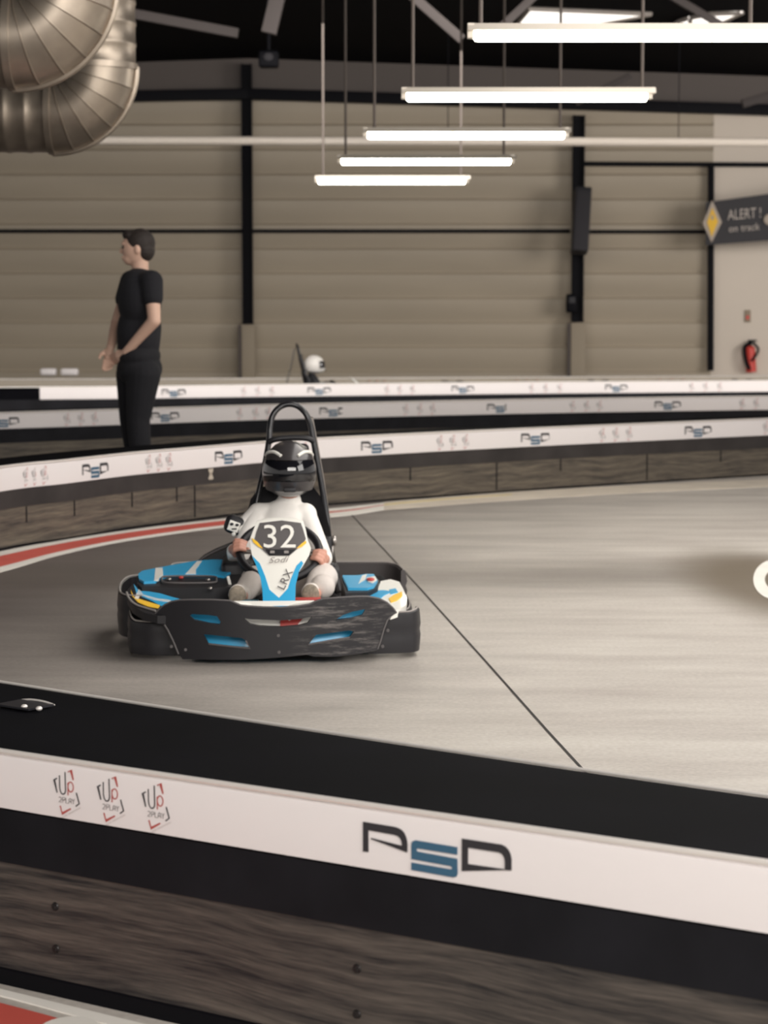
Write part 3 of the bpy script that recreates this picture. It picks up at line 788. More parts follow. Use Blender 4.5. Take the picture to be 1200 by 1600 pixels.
# ------------------------------------------------------------------ the kart
KO = Vector((-.405, 8.02, 0)); KR = math.radians(3)
ku = Vector((math.cos(KR), math.sin(KR), 0)); kv = Vector((-math.sin(KR), math.cos(KR), 0))
CO = Vector((0, 0, H)) - KO
def kray(px, py):
    d = ray(px, py); return Vector((CO.dot(ku), CO.dot(kv), CO.z)), Vector((d.dot(ku), d.dot(kv), d.z))
def K(px, py, v):                       # kart coordinates of a picture point at kart length v
    o, d = kray(px, py); t = (v - o.y) / d.y; return o + d * t
def KZ(px, py, z):
    o, d = kray(px, py); t = (z - o.z) / d.z; return o + d * t
def KP(px, py, a, b):                   # on the sloping surface z = a + b*v
    o, d = kray(px, py); t = (a + b * o.y - o.z) / (d.z - b * d.y); return o + d * t
def KF(px, py, vf):
    v = .1
    for _ in range(6): p = K(px, py, v); v = vf(p.x, p.z)
    return K(px, py, v)
kart = empty('go_kart', KO, KR); tag(kart, 'low black, blue and white go-kart with a full wrap-around bumper on the track', 'go-kart')
K_black = mat('bumper_black', (30, 29, 33), .42, spec=.5)
K_blue = mat('kart_blue', (52, 168, 218), .35, coat=.3)
K_white = mat('kart_white', (240, 238, 230), .35, coat=.3)
K_yellow = mat('kart_yellow', (245, 196, 60), .4)
K_dark = mat('kart_dark', (24, 23, 27), .5)
K_grey = mat('kart_plate_grey', (92, 88, 88), .5)
K_chrome = mat('kart_tube_metal', (170, 165, 160), .3, .9)
K_tyre = mat('tyre_rubber', (22, 21, 22), .8, spec=.2)
K_red = mat('kart_red', (190, 62, 56), .45)
def scuffed():
    m = bpy.data.materials.new('scuffed_black_bumper'); m.use_nodes = True; nt = m.node_tree; b = nt.nodes['Principled BSDF']
    tc = nt.nodes.new('ShaderNodeTexCoord'); mp = nt.nodes.new('ShaderNodeMapping'); mp.inputs['Scale'].default_value = (2.6, 4, 20); mp.inputs['Rotation'].default_value = (0, .12, 0)
    nt.links.new(tc.outputs['Object'], mp.inputs[0])
    n = nt.nodes.new('ShaderNodeTexNoise'); n.inputs['Scale'].default_value = 3; n.inputs['Detail'].default_value = 8; n.inputs['Roughness'].default_value = .75; nt.links.new(mp.outputs[0], n.inputs['Vector'])
    sp = nt.nodes.new('ShaderNodeSeparateXYZ'); nt.links.new(tc.outputs['Object'], sp.inputs[0])
    mr = nt.nodes.new('ShaderNodeMapRange'); mr.interpolation_type = 'SMOOTHSTEP'; mr.inputs['From Min'].default_value = 0.0; mr.inputs['From Max'].default_value = .22; nt.links.new(sp.outputs[0], mr.inputs['Value'])
    mr2 = nt.nodes.new('ShaderNodeMapRange'); mr2.inputs['From Min'].default_value = .52; mr2.inputs['From Max'].default_value = .30; nt.links.new(sp.outputs[0], mr2.inputs['Value'])
    r = nt.nodes.new('ShaderNodeMapRange'); r.inputs['From Min'].default_value = .5; r.inputs['From Max'].default_value = .76; nt.links.new(n.outputs[0], r.inputs['Value'])
    m1 = nt.nodes.new('ShaderNodeMath'); m1.operation = 'MULTIPLY'; nt.links.new(mr.outputs[0], m1.inputs[0]); nt.links.new(mr2.outputs[0], m1.inputs[1])
    m2 = nt.nodes.new('ShaderNodeMath'); m2.operation = 'MULTIPLY'; nt.links.new(m1.outputs[0], m2.inputs[0]); nt.links.new(r.outputs[0], m2.inputs[1])
    mx = nt.nodes.new('ShaderNodeMix'); mx.data_type = 'RGBA'; nt.links.new(m2.outputs[0], mx.inputs[0])
    mx.inputs[6].default_value = tuple(lin((30, 29, 33))) + (1,); mx.inputs[7].default_value = tuple(lin((140, 134, 130))) + (1,)
    nt.links.new(mx.outputs[2], b.inputs['Base Color']); b.inputs['Roughness'].default_value = .42
    return m
K_scuff = scuffed()
# front bumper: one moulded face with five openings
vf = lambda u, z: .02 + .10 * min(1.3, abs(u) / .44) ** 2.4
def UZ(L_, f=vf): return [(p.x, p.z) for p in (KF(x, y, f) for x, y in L_)]
bump_out = [(243, 960), (251, 951), (258, 945.5), (268, 941), (280, 938.5), (300, 938), (330, 938), (360, 939.5), (368, 943), (376, 946.5), (388, 948), (412, 949.5), (440, 950), (466, 948), (484, 945), (494, 940), (505, 936.5), (530, 934.5), (556, 933), (576, 933), (592, 936), (604, 942), (613, 950), (619, 958), (612, 963), (606, 967), (600, 982), (594, 1003), (590, 1016), (560, 1022), (525, 1026), (490, 1026), (480, 1023), (430, 1028), (380, 1031), (330, 1031), (285, 1030), (279, 1022), (270, 1000), (262, 984), (257, 978), (248, 973)]
holes = [[(296, 962), (300, 959.5), (326, 961), (339, 963), (345, 972), (343, 976), (328, 974), (304, 969)],
         [(318, 991), (330, 992), (378, 997), (384, 1001), (391, 1013), (360, 1010), (326, 1006)],
         [(380, 966), (392, 967.5), (440, 969.5), (470, 967), (488, 963.5), (480, 974), (468, 977), (440, 979.5), (405, 978), (391, 975)],
         [(524, 969), (536, 961), (552, 955.5), (571, 952), (566, 961), (548, 966)],
         [(482, 1007), (494, 992), (546, 985), (553, 987), (546, 996), (515, 1001)]]
bm = B(); sheet(bm, UZ(bump_out), lambda u, z: Vector((u, vf(u, z), z)), holes=[UZ(h) for h in holes], grid=.02, thick=.025, tdir=(0, 1, 0))
fb = obj('front_bumper', bm, K_scuff, kart)
# lips of the openings and a rounded rim along the top
bm = B(); top = [Vector((u, vf(u, z) + .006, z)) for u, z in UZ(bump_out[:24])]; tube(bm, top, .005, 8); obj('bumper_lip', bm, mat('edge_grey', (90, 86, 86), .5), fb)
for h in (holes[1], holes[4]):
    L_ = [Vector((u, vf(u, z) - .002, z)) for u, z in UZ(h)]
    bm = B(); tube(bm, L_[3:7] if h is holes[1] else L_[4:6] + L_[:1], .0035, 8); obj('opening_lip', bm, mat('edge_grey', (90, 86, 86), .5), fb)
for L_ in ([(257, 976), (262, 984), (270, 1000), (279, 1022)], [(610, 964), (605, 969), (600, 982), (594, 1003), (590, 1014)]):
    bm = B(); tube(bm, [Vector((u, vf(u, z) - .001, z)) for u, z in UZ(L_)], .0035, 8); obj('side_highlight', bm, mat('edge_grey', (90, 86, 86), .5), fb)  # highlight along the side seams, put in as a paler tube
for px, py in ((268, 1010), (290, 1015), (435, 993), (436, 1019), (606, 985), (598, 1010)):
    p = KF(px, py, vf); bm = B(); cone(bm, p + Vector((0, -.004, 0)), p + Vector((0, .004, 0)), .006, .006, 10)
    obj('bumper_bolt', bm, mat('edge_grey', (90, 86, 86), .5), fb)
# coloured nose behind the openings
bm = B(); sheet(bm, [(-.33, .045), (.32, .045), (.36, .17), (.30, .225), (-.30, .225), (-.36, .17)], lambda u, z: Vector((u, vf(u, z) + .05 + (z - .03) * .3, z)), grid=.05, thick=.01, tdir=(0, 1, 0)); nose = obj('nose_cone', bm, K_blue, kart)
bm = B(); sheet(bm, [(-.15, .10), (.15, .10), (.15, .23), (-.15, .23)], lambda u, z: Vector((u, vf(u, z) + .042 + (z - .03) * .3, z)), grid=.05, thick=.004, tdir=(0, 1, 0)); obj('nose_stripe', bm, K_white, nose)
bm = B(); p = KF(452, 972, lambda u, z: vf(u, z) + .05)
sheet(bm, [(p.x - .035, p.z - .03), (p.x + .015, p.z - .03), (p.x + .07, p.z + .03), (p.x + .045, p.z + .03), (p.x, p.z), (p.x - .03, p.z + .03)], lambda u, z: Vector((u, vf(u, z) + .036 + (z - .03) * .3, z)), thick=.004, tdir=(0, 1, 0)); obj('nose_emblem', bm, K_red, nose)
bm = B(); bt = [K(372, 947, .12), K(400, 944, .16), K(440, 946, .18), K(480, 944, .16)]
tube(bm, spline([K(366, 944, .1), K(400, 946.5, .13), K(440, 948, .13), K(490, 943, .1)]), .008, 8); obj('nose_rim', bm, K_white, nose)

def wall_strip(name, plan, ztop, zbot, parent, m, th=.012, n=5):
    """upright moulded strip following a plan line (u, v); ztop / zbot may be lists"""
    P = spline([Vector((p[0], p[1], 0)) for p in plan], n); N = len(P)
    def val(q, i):
        if not hasattr(q, '__len__'): return q
        t = i / (N - 1) * (len(q) - 1); k = min(int(t), len(q) - 2); return q[k] + (q[k + 1] - q[k]) * (t - k)
    bm = B(); rows = []
    for i in range(N):
        t = (P[min(i + 1, N - 1)] - P[max(i - 1, 0)]).normalized(); n_ = Vector((t.y, -t.x, 0)) * th / 2
        a, b2 = val(zbot, i), val(ztop, i); mz = (a + b2) / 2
        bul = n_ * .8
        rows.append([bm.verts.new(v) for v in (P[i] + n_ + Vector((0, 0, a)), P[i] + n_ + bul + Vector((0, 0, mz - .02)), P[i] + n_ + bul * .2 + Vector((0, 0, mz)), P[i] + n_ + bul + Vector((0, 0, mz + .02)), P[i] + n_ + Vector((0, 0, b2 - .005)), P[i] + Vector((0, 0, b2)), P[i] - n_ + Vector((0, 0, b2 - .005)), P[i] - n_ + Vector((0, 0, a)))])
    for i in range(N - 1):
        for j in range(8): bm.faces.new((rows[i][j], rows[i + 1][j], rows[i + 1][(j + 1) % 8], rows[i][(j + 1) % 8]))
    bm.faces.new(rows[0]); bm.faces.new(rows[-1][::-1])
    o = obj(name, bm, m, parent)
    bm = B(); tube(bm, [p + Vector((0, 0, val(ztop, i) + .001)) for i, p in enumerate(P)], .0035, 6); obj('strip_edge_highlight', bm, mat('pale_edge_grey', (150, 144, 140), .45), o)  # highlight on the strip's top edge, painted as a pale tube
    return o
zw = KF(240, 974, lambda u, z: .13).z; zwr = KF(625, 959, lambda u, z: .13).z
def PV(px, py, v): p = K(px, py, v); return (p.x, p.y)
wall_strip('bumper_end', [PV(285, 980, .155), PV(262, 977, .16), PV(232, 975, .17), PV(212, 971, .205), PV(205, 965, .24), PV(203, 955, .34), PV(204, 950, .42)][::-1], [.17, .165, zw, zw, zw], .022, kart, K_black)
wall_strip('bumper_end', [PV(575, 975, .155), PV(606, 966, .165), PV(630, 960, .175), PV(647, 958, .20), PV(653, 952, .26), PV(650, 945, .36)], [.165, zwr, zwr, zwr + .01, .17], .022, kart, K_black)
# side bumpers
wall_strip('side_bumper', [PV(222, 930, .36), PV(206, 928, .37), PV(192, 926, .42), PV(187, 920, .55), PV(190, 912, .8), PV(203, 905, 1.0), PV(230, 900, 1.05)][::-1], .222, .06, kart, K_black)
wall_strip('side_bumper', [PV(622, 945, .40), PV(636, 940, .46), PV(640, 930, .6), PV(636, 918, .85), PV(625, 910, 1.0)], .15, .06, kart, K_black)
# side pods: black moulded body with a printed blue cover
def pod(body, cover, whites, a, b, label_=None):
    bm = B()
    P = [KP(x, y, a, b) for x, y in body]; UV = [(p.x, p.y) for p in P]
    cu = sum(p[0] for p in UV) / len(UV); cv = sum(p[1] for p in UV) / len(UV)
    mapf = lambda u, v: Vector((u, v, a + b * v - .004))
    sheet(bm, UV, mapf, grid=.03, thick=.16, tdir=(0, 0, -1))
    bmesh.ops.remove_doubles(bm, verts=bm.verts, dist=1e-5)
    o = obj('side_pod', bm, K_dark, kart)
    bm = B(); UV2 = [(p.x, p.y) for p in (KP(x, y, a, b) for x, y in cover)]
    sheet(bm, UV2, lambda u, v: Vector((u, v, a + b * v + .006)), grid=.04, thick=.01, tdir=(0, 0, -1)); cv_ = obj('pod_cover', bm, K_blue, o)
    for w in whites:
        bm = B(); sheet(bm, [(p.x, p.y) for p in (KP(x, y, a, b) for x, y in w)], lambda u, v: Vector((u, v, a + b * v + .0075)), thick=.004, tdir=(0, 0, -1)); obj('cover_stripe', bm, K_white, o)
    return o
lp = pod([(214, 899), (221, 893), (250, 887.5), (305, 877.5), (330, 875.5), (380, 875), (384, 900), (372, 914), (340, 917), (260, 917), (222, 917), (215, 910)],
    [(216, 899), (222, 894), (250, 888.5), (305, 878.5), (330, 876.5), (376, 876), (362, 895), (350, 902), (336, 900), (262, 900.5), (250, 905), (243, 910), (225, 911), (217, 906)],
    [[(253, 891), (248, 909), (241, 910), (243, 905), (254, 889)], [(316, 879), (306, 892), (306, 899.5), (290, 899.5), (308, 879.5)], [(243, 890), (254, 890), (255, 902), (241, 910)]], .214, .075)
bm = B(); c = [KP(x, y, .214, .075) for x, y in ((252, 906), (262, 902), (330, 902), (338, 907), (330, 912), (262, 912))]
tube(bm, [p + Vector((0, 0, .004)) for p in spline(c + [c[0]], 5)[:-1]], .004, 8, closed=True); obj('tray_rim', bm, mat('edge_grey', (90, 86, 86), .5), lp)
for (x, y, m_) in ((264, 906.5, K_chrome), (283, 904, K_red), (325, 907.5, K_chrome), (328, 921, K_chrome)):
    bm = B(); ball(bm, KP(x, y, .214, .075) + Vector((0, 0, .004)), (.010, .010, .006)); obj('pod_button', bm, m_, lp)
rp = pod([(533, 900), (560, 898), (585, 897), (593, 906), (590, 918), (574, 924), (540, 925)], [(535, 901), (560, 901), (572, 899), (584, 899), (590, 909), (584, 918), (574, 921), (544, 921)],
    [[(566, 902), (560, 915), (571, 908), (573, 900)], [(573, 905), (586, 903), (589, 909), (582, 914), (575, 912)]], .214, .075)
bm = B(); ball(bm, KP(579, 909, .214, .075) + Vector((0, 0, .01)), (.016, .03, .006)); obj('pod_button', bm, K_red, rp)
# front corner fairings with yellow strips
def fairing(outl, base_m, extras, a, b, depth=.03):
    bm = B(); sheet(bm, [(p.x, p.y) for p in (KP(x, y, a, b) for x, y in outl)], lambda u, v: Vector((u, v, a + b * v)), grid=.03, thick=depth, tdir=(0, 0, -1))
    o = obj('corner_fairing', bm, base_m, kart)
    for nm, L_, m_ in extras:
        bm = B(); sheet(bm, [(p.x, p.y) for p in (KP(x, y, a, b) for x, y in L_)], lambda u, v: Vector((u, v, a + b * v + .0025)), grid=.04, thick=.003, tdir=(0, 0, -1)); obj(nm, bm, m_, o)
    return o
fairing([(208, 912), (217, 923.5), (232, 924.5), (250, 927.5), (270, 933.5), (286, 938), (300, 941), (290, 950), (262, 962), (246, 962), (225, 957), (207, 946), (198, 930), (200, 921)], K_dark,
    [('blue_panel', [(209, 913), (217, 924), (232, 925), (250, 928), (270, 934), (286, 938), (300, 941), (275, 952), (250, 960), (247, 957), (252, 948), (238, 940), (222, 933), (213, 928)], K_blue),
     ('white_stripe', [(218, 922), (219, 930), (238, 938), (256, 941), (276, 943), (264, 938), (246, 936), (224, 930)], K_white),
     ('white_stripe', [(210, 936), (216, 938), (219, 929), (217, 921), (213, 929)], K_white),
     ('yellow_light', [(204, 922), (210, 934), (222, 938), (238, 943), (250, 946.5), (247, 951), (232, 948.5), (216, 942), (207, 933)], K_yellow)], .165, .15)
bm = B(); tube(bm, spline([KP(x, y, .165, .15) + Vector((0, 0, .004)) for x, y in ((198, 927), (202, 937), (212, 946), (226, 951), (243, 956))]), .004, 8); obj('fairing_lip', bm, mat('pale_edge_grey', (150, 144, 140), .45), kart)
fairing([(560, 923), (590, 921), (595, 908), (610, 905), (624, 909), (630, 920), (636, 934), (634, 945), (622, 952), (610, 956), (596, 948), (560, 945), (545, 935)], K_white,
    [('blue_panel', [(562, 924), (600, 923), (612, 925), (600, 931), (592, 938), (606, 946), (616, 955), (600, 950), (590, 942), (560, 942), (548, 933)], K_blue),
     ('blue_panel', [(608, 922), (618, 920), (622, 926), (610, 929)], K_blue),
     ('yellow_light', [(607, 936), (616, 930), (628, 925), (629, 932), (620, 939), (611, 942)], K_yellow)], .165, .15)
# front fairing (steering shield) leaning back, with number plate
vn = lambda u, z: .13 + (z - .22) * 1.35 + .9 * (u - .018) ** 2
def NP(L_): return [(p.x, p.z) for p in (KF(x, y, vn) for x, y in L_)]
def nsheet(nm, L_, m_, off, th, par, grid=.02):
    bm = B(); sheet(bm, NP(L_), lambda u, z: Vector((u, vn(u, z) - off, z)), grid=grid, thick=th, tdir=(0, 1, 0)); return obj(nm, bm, m_, par)
ns = nsheet('steering_fairing', [(391, 841), (392, 858), (394, 870), (400, 883), (407, 903), (410, 922), (411, 948), (416, 952), (456, 952), (461, 945), (462, 914), (466, 895), (474, 883), (483, 868), (486, 857), (481, 844), (478, 828), (474, 815), (460, 810), (440, 809), (418, 810), (402, 814), (396, 828)], K_white, 0, .02, kart)
nsheet('blue_graphic', [(394, 868), (400, 883), (407, 903), (410, 922), (411, 946), (456, 948), (461, 942), (462, 914), (467, 893), (474, 880), (471, 876), (463, 884), (455, 903), (450, 919), (436, 934), (421, 921), (414, 899), (406, 880)], K_blue, .003, .003, ns)
npl = nsheet('number_plate', [(398, 842), (404, 851), (412, 860), (421, 868), (452, 868), (464, 858), (474, 848), (478, 842), (474, 828), (470, 817), (440, 813), (406, 817), (401, 830)], K_grey, .005, .005, ns)
nsheet('plate_band', [(415, 858), (420, 867), (452, 867), (462, 858)], K_dark, .007, .003, ns)
nsheet('yellow_graphic', [(393, 840), (402, 846), (411, 857), (404, 854), (396, 847)], K_yellow, .006, .003, ns)
nsheet('yellow_graphic', [(478, 844), (470, 850), (463, 857), (472, 854), (479, 848)], K_yellow, .006, .003, ns)
def fair_text(s, x0, y0, x1, y1, h, m_, nm, shear=0):
    bm = text_bm(s, 1.0, shear=shear); xs = [v.co.x for v in bm.verts]; ys = [v.co.y for v in bm.verts]; a, b2, c0, d0 = min(xs), max(xs), min(ys), max(ys)
    L_ = math.hypot(x1 - x0, y1 - y0); dx, dy = (x1 - x0) / L_, (y1 - y0) / L_
    for v in bm.verts:
        t = (v.co.x - a) / (b2 - a) * L_; w = (v.co.y - c0) / (d0 - c0) * h
        p = KF(x0 + dx * t + dy * w, y0 + dy * t - dx * w, vn); v.co = p + Vector((0, -.0085, .001))
    obj(nm, bm, m_, ns, False)
fair_text('32', 412, 856, 462, 856, 36, K_white, 'race_number')
fair_text('Sodi', 420, 880, 452, 878, 9, mat('grey_script', (150, 142, 138), .6), 'script_lettering', .4)
fair_text('LRX', 444, 922, 458, 893, 12, K_grey, 'side_lettering')
for x in (422, 444):
    nsheet('plate_detail', [(x, 860), (x + 7, 860), (x + 7, 864), (x, 864)], mat('pale_edge_grey', (150, 144, 140), .45), .010, .003, ns)
# steering wheel
sw = empty('steering_wheel', (0, 0, 0)); sw.parent = kart
bpy.data.objects.remove(sw)
SC = K(437, 862, .64); tilt = Matrix.Rotation(math.radians(-52), 3, 'X')      # wheel plane leans away from the driver
def SWP(t, r): return SC + tilt @ Vector((math.cos(t) * r, 0, math.sin(t) * r))
bm = B(); tube(bm, [SWP(2 * PI * k / 40, .158) for k in range(40)], .0165, 12, closed=True); swo = obj('steering_wheel', bm, K_dark, kart)
bm = B()
for t in (0, PI, -PI / 2): tube(bm, [SC, SWP(t, .15)], .009, 8)
ball(bm, SC, (.04, .03, .03)); obj('spokes', bm, K_chrome, swo)
bm = B(); cone(bm, SC, K(437, 930, .35), .012, .012); obj('steering_column', bm, K_chrome, kart)
# roll hoop
hoop_px = [(390, 842, 1.04), (396, 806, 1.07), (412, 735, 1.12), (420, 690, 1.16), (421.5, 668, 1.175), (424, 655, 1.185), (430, 643, 1.19), (440, 634.5, 1.2), (453, 631.5, 1.2), (466, 635, 1.2), (476, 644, 1.19), (482, 655, 1.185), (486, 668, 1.175), (490, 690, 1.16), (500, 745, 1.12), (509, 800, 1.07), (514, 842, 1.04)]
bm = B(); hp = [K(*q) for q in hoop_px]; tube(bm, [Vector((hp[0].x - .01, 1.02, .1))] + spline(hp, 4) + [Vector((hp[-1].x + .01, 1.02, .1))], .0125, 12); ho = obj('roll_hoop', bm, mat('hoop_black', (26, 26, 30), .3, spec=.6), kart)
bm = B(); tube(bm, [K(486, 652, 1.22), K(493, 690, 1.24), K(503, 745, 1.27), K(517, 840, 1.34), K(524, 890, 1.4)], .009, 10); obj('hoop_stay', bm, K_chrome, kart)
bm = B(); tube(bm, spline([K(420, 691, 1.15), K(430, 686.5, 1.14), K(455, 684, 1.14), K(480, 685, 1.14), K(490, 690, 1.15)]), .012, 10); obj('hoop_crossbar', bm, K_dark, ho)
# headrest and seat
hc = K(455, 730, 1.13); bm = B(); box(bm, hc, (.15, .05, .2), Matrix.Rotation(-.25, 3, 'X'), .02); obj('headrest', bm, K_dark, kart)
su = .055
bm = B(); rows = []
for (v, z, w, h) in ((.60, .09, .15, .02), (.72, .07, .165, .06), (.88, .07, .175, .12), (.98, .13, .18, .16), (1.05, .25, .19, .12), (1.09, .38, .18, .09), (1.12, .52, .15, .04), (1.13, .58, .11, .01)):
    row = []
    for k in range(9):
        t = (k - 4) / 4; row.append(bm.verts.new((su + w * t, v - h * abs(t) ** 3 * (1 if z > .12 else .2), z + h * abs(t) ** 3 * (.3 if z > .2 else 1))))
    rows.append(row)
for i in range(len(rows) - 1):
    for k in range(8): bm.faces.new((rows[i][k], rows[i][k + 1], rows[i + 1][k + 1], rows[i + 1][k]))
q = bmesh.ops.extrude_face_region(bm, geom=list(bm.faces)); bmesh.ops.translate(bm, verts=[g for g in q['geom'] if isinstance(g, bmesh.types.BMVert)], vec=(0, .015, -.008))
obj('seat', bm, K_dark, kart)
# chassis, tray, tyres
bm = B(); box(bm, (0, .5, .045), (.56, .72, .012), None, .004); obj('floor_tray', bm, K_dark, kart)
bm = B()
for s in (-1, 1):
    tube(bm, spline([(s * .2, .12, .06), (s * .25, .3, .06), (s * .3, .7, .06), (s * .3, 1.4, .07)]), .014, 10)
tube(bm, [(-.42, .33, .1), (.42, .33, .1)], .014, 10); tube(bm, [(-.42, 1.26, .13), (.44, 1.26, .13)], .016, 10); tube(bm, [(-.3, 1.0, .06), (.3, 1.0, .06)], .014)
obj('frame', bm, K_dark, kart)
def wheel(c, r, w):
    bm = B(); prof = [(-w / 2, r * .55), (-w / 2, r * .85), (-w / 2 + .015, r * .97), (-w / 4, r), (w / 4, r), (w / 2 - .015, r * .97), (w / 2, r * .85), (w / 2, r * .55)]; n = 32
    R_ = [[bm.verts.new(Vector(c) + Vector((x, math.cos(2 * PI * k / n) * q, math.sin(2 * PI * k / n) * q))) for k in range(n)] for x, q in prof]
    for i in range(8):
        for k in range(n): bm.faces.new((R_[i][k], R_[i][(k + 1) % n], R_[(i + 1) % 8][(k + 1) % n], R_[(i + 1) % 8][k]))
    o = obj('tyre', bm, K_tyre, kart)
    bm = B(); cone(bm, Vector(c) - Vector((w * .35, 0, 0)), Vector(c) + Vector((w * .35, 0, 0)), r * .54, r * .54, 24); obj('rim', bm, K_chrome, o)
wheel((-.34, .36, .09), .09, .10); wheel((.34, .36, .09), .09, .10); wheel((-.38, 1.27, .095), .095, .15); wheel((.40, 1.27, .095), .095, .15)
# rear bumper
ra = K(320, 868, 1.52); rb = K(643, 884, 1.5)
wall_strip('rear_bumper', [(-.44, 1.34), (-.42, 1.47), (-.30, 1.53), (.1, 1.54), (.42, 1.53), (.53, 1.49), (.56, 1.36)][::-1], [.20, .215, .215, .22, .225], .06, kart, mat('rear_bumper_grey', (66, 62, 62), .5), th=.02)
# engine cover behind left pod, right seat side block, stays
bm = B(); sheet(bm, [(p.x, p.z) for p in (K(x, y, 1.15) for x, y in ((306, 882), (318, 871), (335, 862), (352, 855), (366, 849), (392, 846), (392, 890), (306, 890)))], lambda u, z: Vector((u, 1.05, z)), thick=.22, tdir=(0, 1, 0)); mc = obj('motor_cover', bm, K_dark, kart)
bm = B(); tube(bm, [K(x, y, 1.10) + Vector((0, -.01, .0)) for x, y in ((308, 879), (320, 869), (336, 860.5), (352, 853.5), (368, 848))], .004, 6); obj('cover_edge', bm, mat('edge_grey', (90, 86, 86), .5), mc)
bm = B(); p = K(508, 862, .98); box(bm, p, (.055, .12, .13), None, .012); obj('seat_side_pad', bm, K_dark, kart)
bm = B(); tube(bm, [K(521, 842, 1.0), K(516, 888, .93), K(514, 934, .85)], .006, 8); ball(bm, K(522, 845, .98), (.014, .014, .022)); obj('seat_strut', bm, K_chrome, kart)
bm = B(); tube(bm, spline([K(500, 893, .9), K(510, 884, .88), K(520, 886, .86), K(524, 900, .84), K(530, 925, .8)]), .014, 10); tube(bm, spline([K(512, 888, .87), K(512, 905, .84), K(520, 930, .8), K(536, 940, .7)]), .013, 10); ball(bm, K(516, 886, .85), .022); obj('hose_bundle', bm, K_dark, kart)
bm = B(); box(bm, K(512, 915, .92), (.10, .2, .17), None, .02); obj('battery_box', bm, K_dark, kart)
bm = B(); tube(bm, spline([K(383, 876, .8), K(376, 895, .75), K(368, 908, .7), K(364, 915, .66)]), .006, 8); obj('cable', bm, K_grey, kart)
bm = B(); box(bm, K(358, 908, .5), (.012, .012, .04), Matrix.Rotation(-.25, 3, 'Y'), .003); obj('white_tag', bm, K_white, kart)
bm = B(); box(bm, K(372, 905, .85), (.13, .3, .17), None, .02); obj('inner_housing', bm, K_dark, kart)
bm = B(); box(bm, K(340, 934, .55), (.26, .1, .1), None, .02); obj('pod_mount', bm, K_dark, kart)
bm = B(); box(bm, K(552, 929, .5), (.07, .04, .02), None, .008); obj('side_latch', bm, K_dark, kart)
bm = B(); ball(bm, K(539, 932, .5), (.009, .009, .008)); ball(bm, K(522, 938, .4), .006); obj('latch_bolt', bm, K_chrome, kart)
# pedals
bm = B(); box(bm, K(481, 938, .25), (.1, .02, .022), None, .004); obj('pedal', bm, K_red, kart)
bm = B(); box(bm, K(386, 940, .27), (.09, .02, .014), None, .004); obj('pedal', bm, mat('teal_pedal', (58, 120, 140), .5), kart)

# ------------------------------------------------------------------ driver
drv = empty('person', KO, KR); tag(drv, 'kart driver in white suit and dark helmet, both hands on the steering wheel', 'person')
SK = mat('skin', (205, 150, 130), .55)
hand_l = SWP(PI - .10, .158); hand_r = SWP(-.28, .158)
sh_l, sh_r = Vector((su - .115, 1.0, .475)), Vector((su + .078, 1.0, .475))
el_l = K(372, 872, .84); el_r = K(503, 870, .86)
hip_l, hip_r = Vector((su - .075, .93, .15)), Vector((su + .075, .93, .15))
kn_l = K(399, 907, .60); kn_r = K(504, 903, .60)
an_l = K(378, 929, .36); an_r = K(492, 925, .36)
def fingers(h, s):
    """five bent fingers closed round the wheel rim"""
    items = []; t = (PI - .10) if s < 0 else -.28
    wr = h + Vector((s * .028, .045, -.005))
    palm = h + Vector((s * .018, .018, .0))
    items.append(('c', wr, .021, palm, .023))
    for k in range(4):
        f = (k - 1.5) * .017
        tt = t + (f / .158) * (1 if s > 0 else -1)
        ctr = SWP(tt, .158); rad = (ctr - SC).normalized(); ax = tilt @ Vector((0, -1, 0))
        L = [.98, 1.05, 1.0, .86][k]
        pts = [ctr + rad * .026 * L + Vector((0, .012, 0)), ctr + rad * .022 + ax * .020, ctr + ax * .027 * L, ctr - rad * .020 + ax * .018]
        items.append(('c', palm + Vector((0, 0, f)), .012, pts[0], .0095))
        for i in range(3): items.append(('c', pts[i], .0095 - i * .0006, pts[i + 1], .009 - i * .0007))
    tt = t + (.06 if s < 0 else -.06) * -4 * .5
    th = SWP(tt, .150); ax = tilt @ Vector((0, 1, 0)); rad = (th - SC).normalized()
    items.append(('c', palm + Vector((-s * .005, .004, .015)), .012, th + ax * .022, .010)); items.append(('c', th + ax * .022, .010, th - rad * .02 + ax * .012, .009))
    return items, wr
fl, wr_l = fingers(hand_l, -1); fr, wr_r = fingers(hand_r, 1)
head = K(452, 738, .98)
neck = Vector((head.x, 1.01, .53))
def P(*a): return Vector(a)
body = [('c', sh_l, .036, el_l, .028), ('c', el_l, .027, wr_l, .02), ('c', sh_r, .036, el_r, .028), ('c', el_r, .027, wr_r, .02),
        ('e', P(su - .015, 1.02, .38), (.10, .07, .13)), ('e', P(su - .01, 1.0, .2), (.10, .08, .1)), ('c', P(su, 1.02, .47), .05, neck, .038), ('c', neck, .038, head + P(0, .01, -.07), .04),
        ('e', head, (.068, .085, .095)), ('e', head + P(0, -.03, -.05), (.045, .05, .04)), ('c', head + P(0, -.08, .0), .008, head + P(0, -.098, -.02), .010),
        ('e', head + P(-.07, 0, -.005), (.01, .016, .026)), ('e', head + P(.07, 0, -.005), (.01, .016, .026)), ('c', head + P(-.02, -.083, -.05), .006, head + P(.02, -.083, -.05), .006),
        ('c', hip_l, .06, kn_l, .042), ('c', kn_l, .04, an_l, .026), ('c', hip_r, .06, kn_r, .042), ('c', kn_r, .04, an_r, .026),
        ('c', an_l, .026, an_l + P(0, -.06, .0), .024), ('c', an_r, .026, an_r + P(0, -.06, 0), .024)] + fl + fr
blob('body', body, SK, drv, .0042, 3)
suit_w = mat('white_racing_suit', (236, 232, 226), .8, bump=.4, scale=18)
suit_g = mat('light_grey_trousers', (214, 205, 198), .85, bump=.5, scale=14)
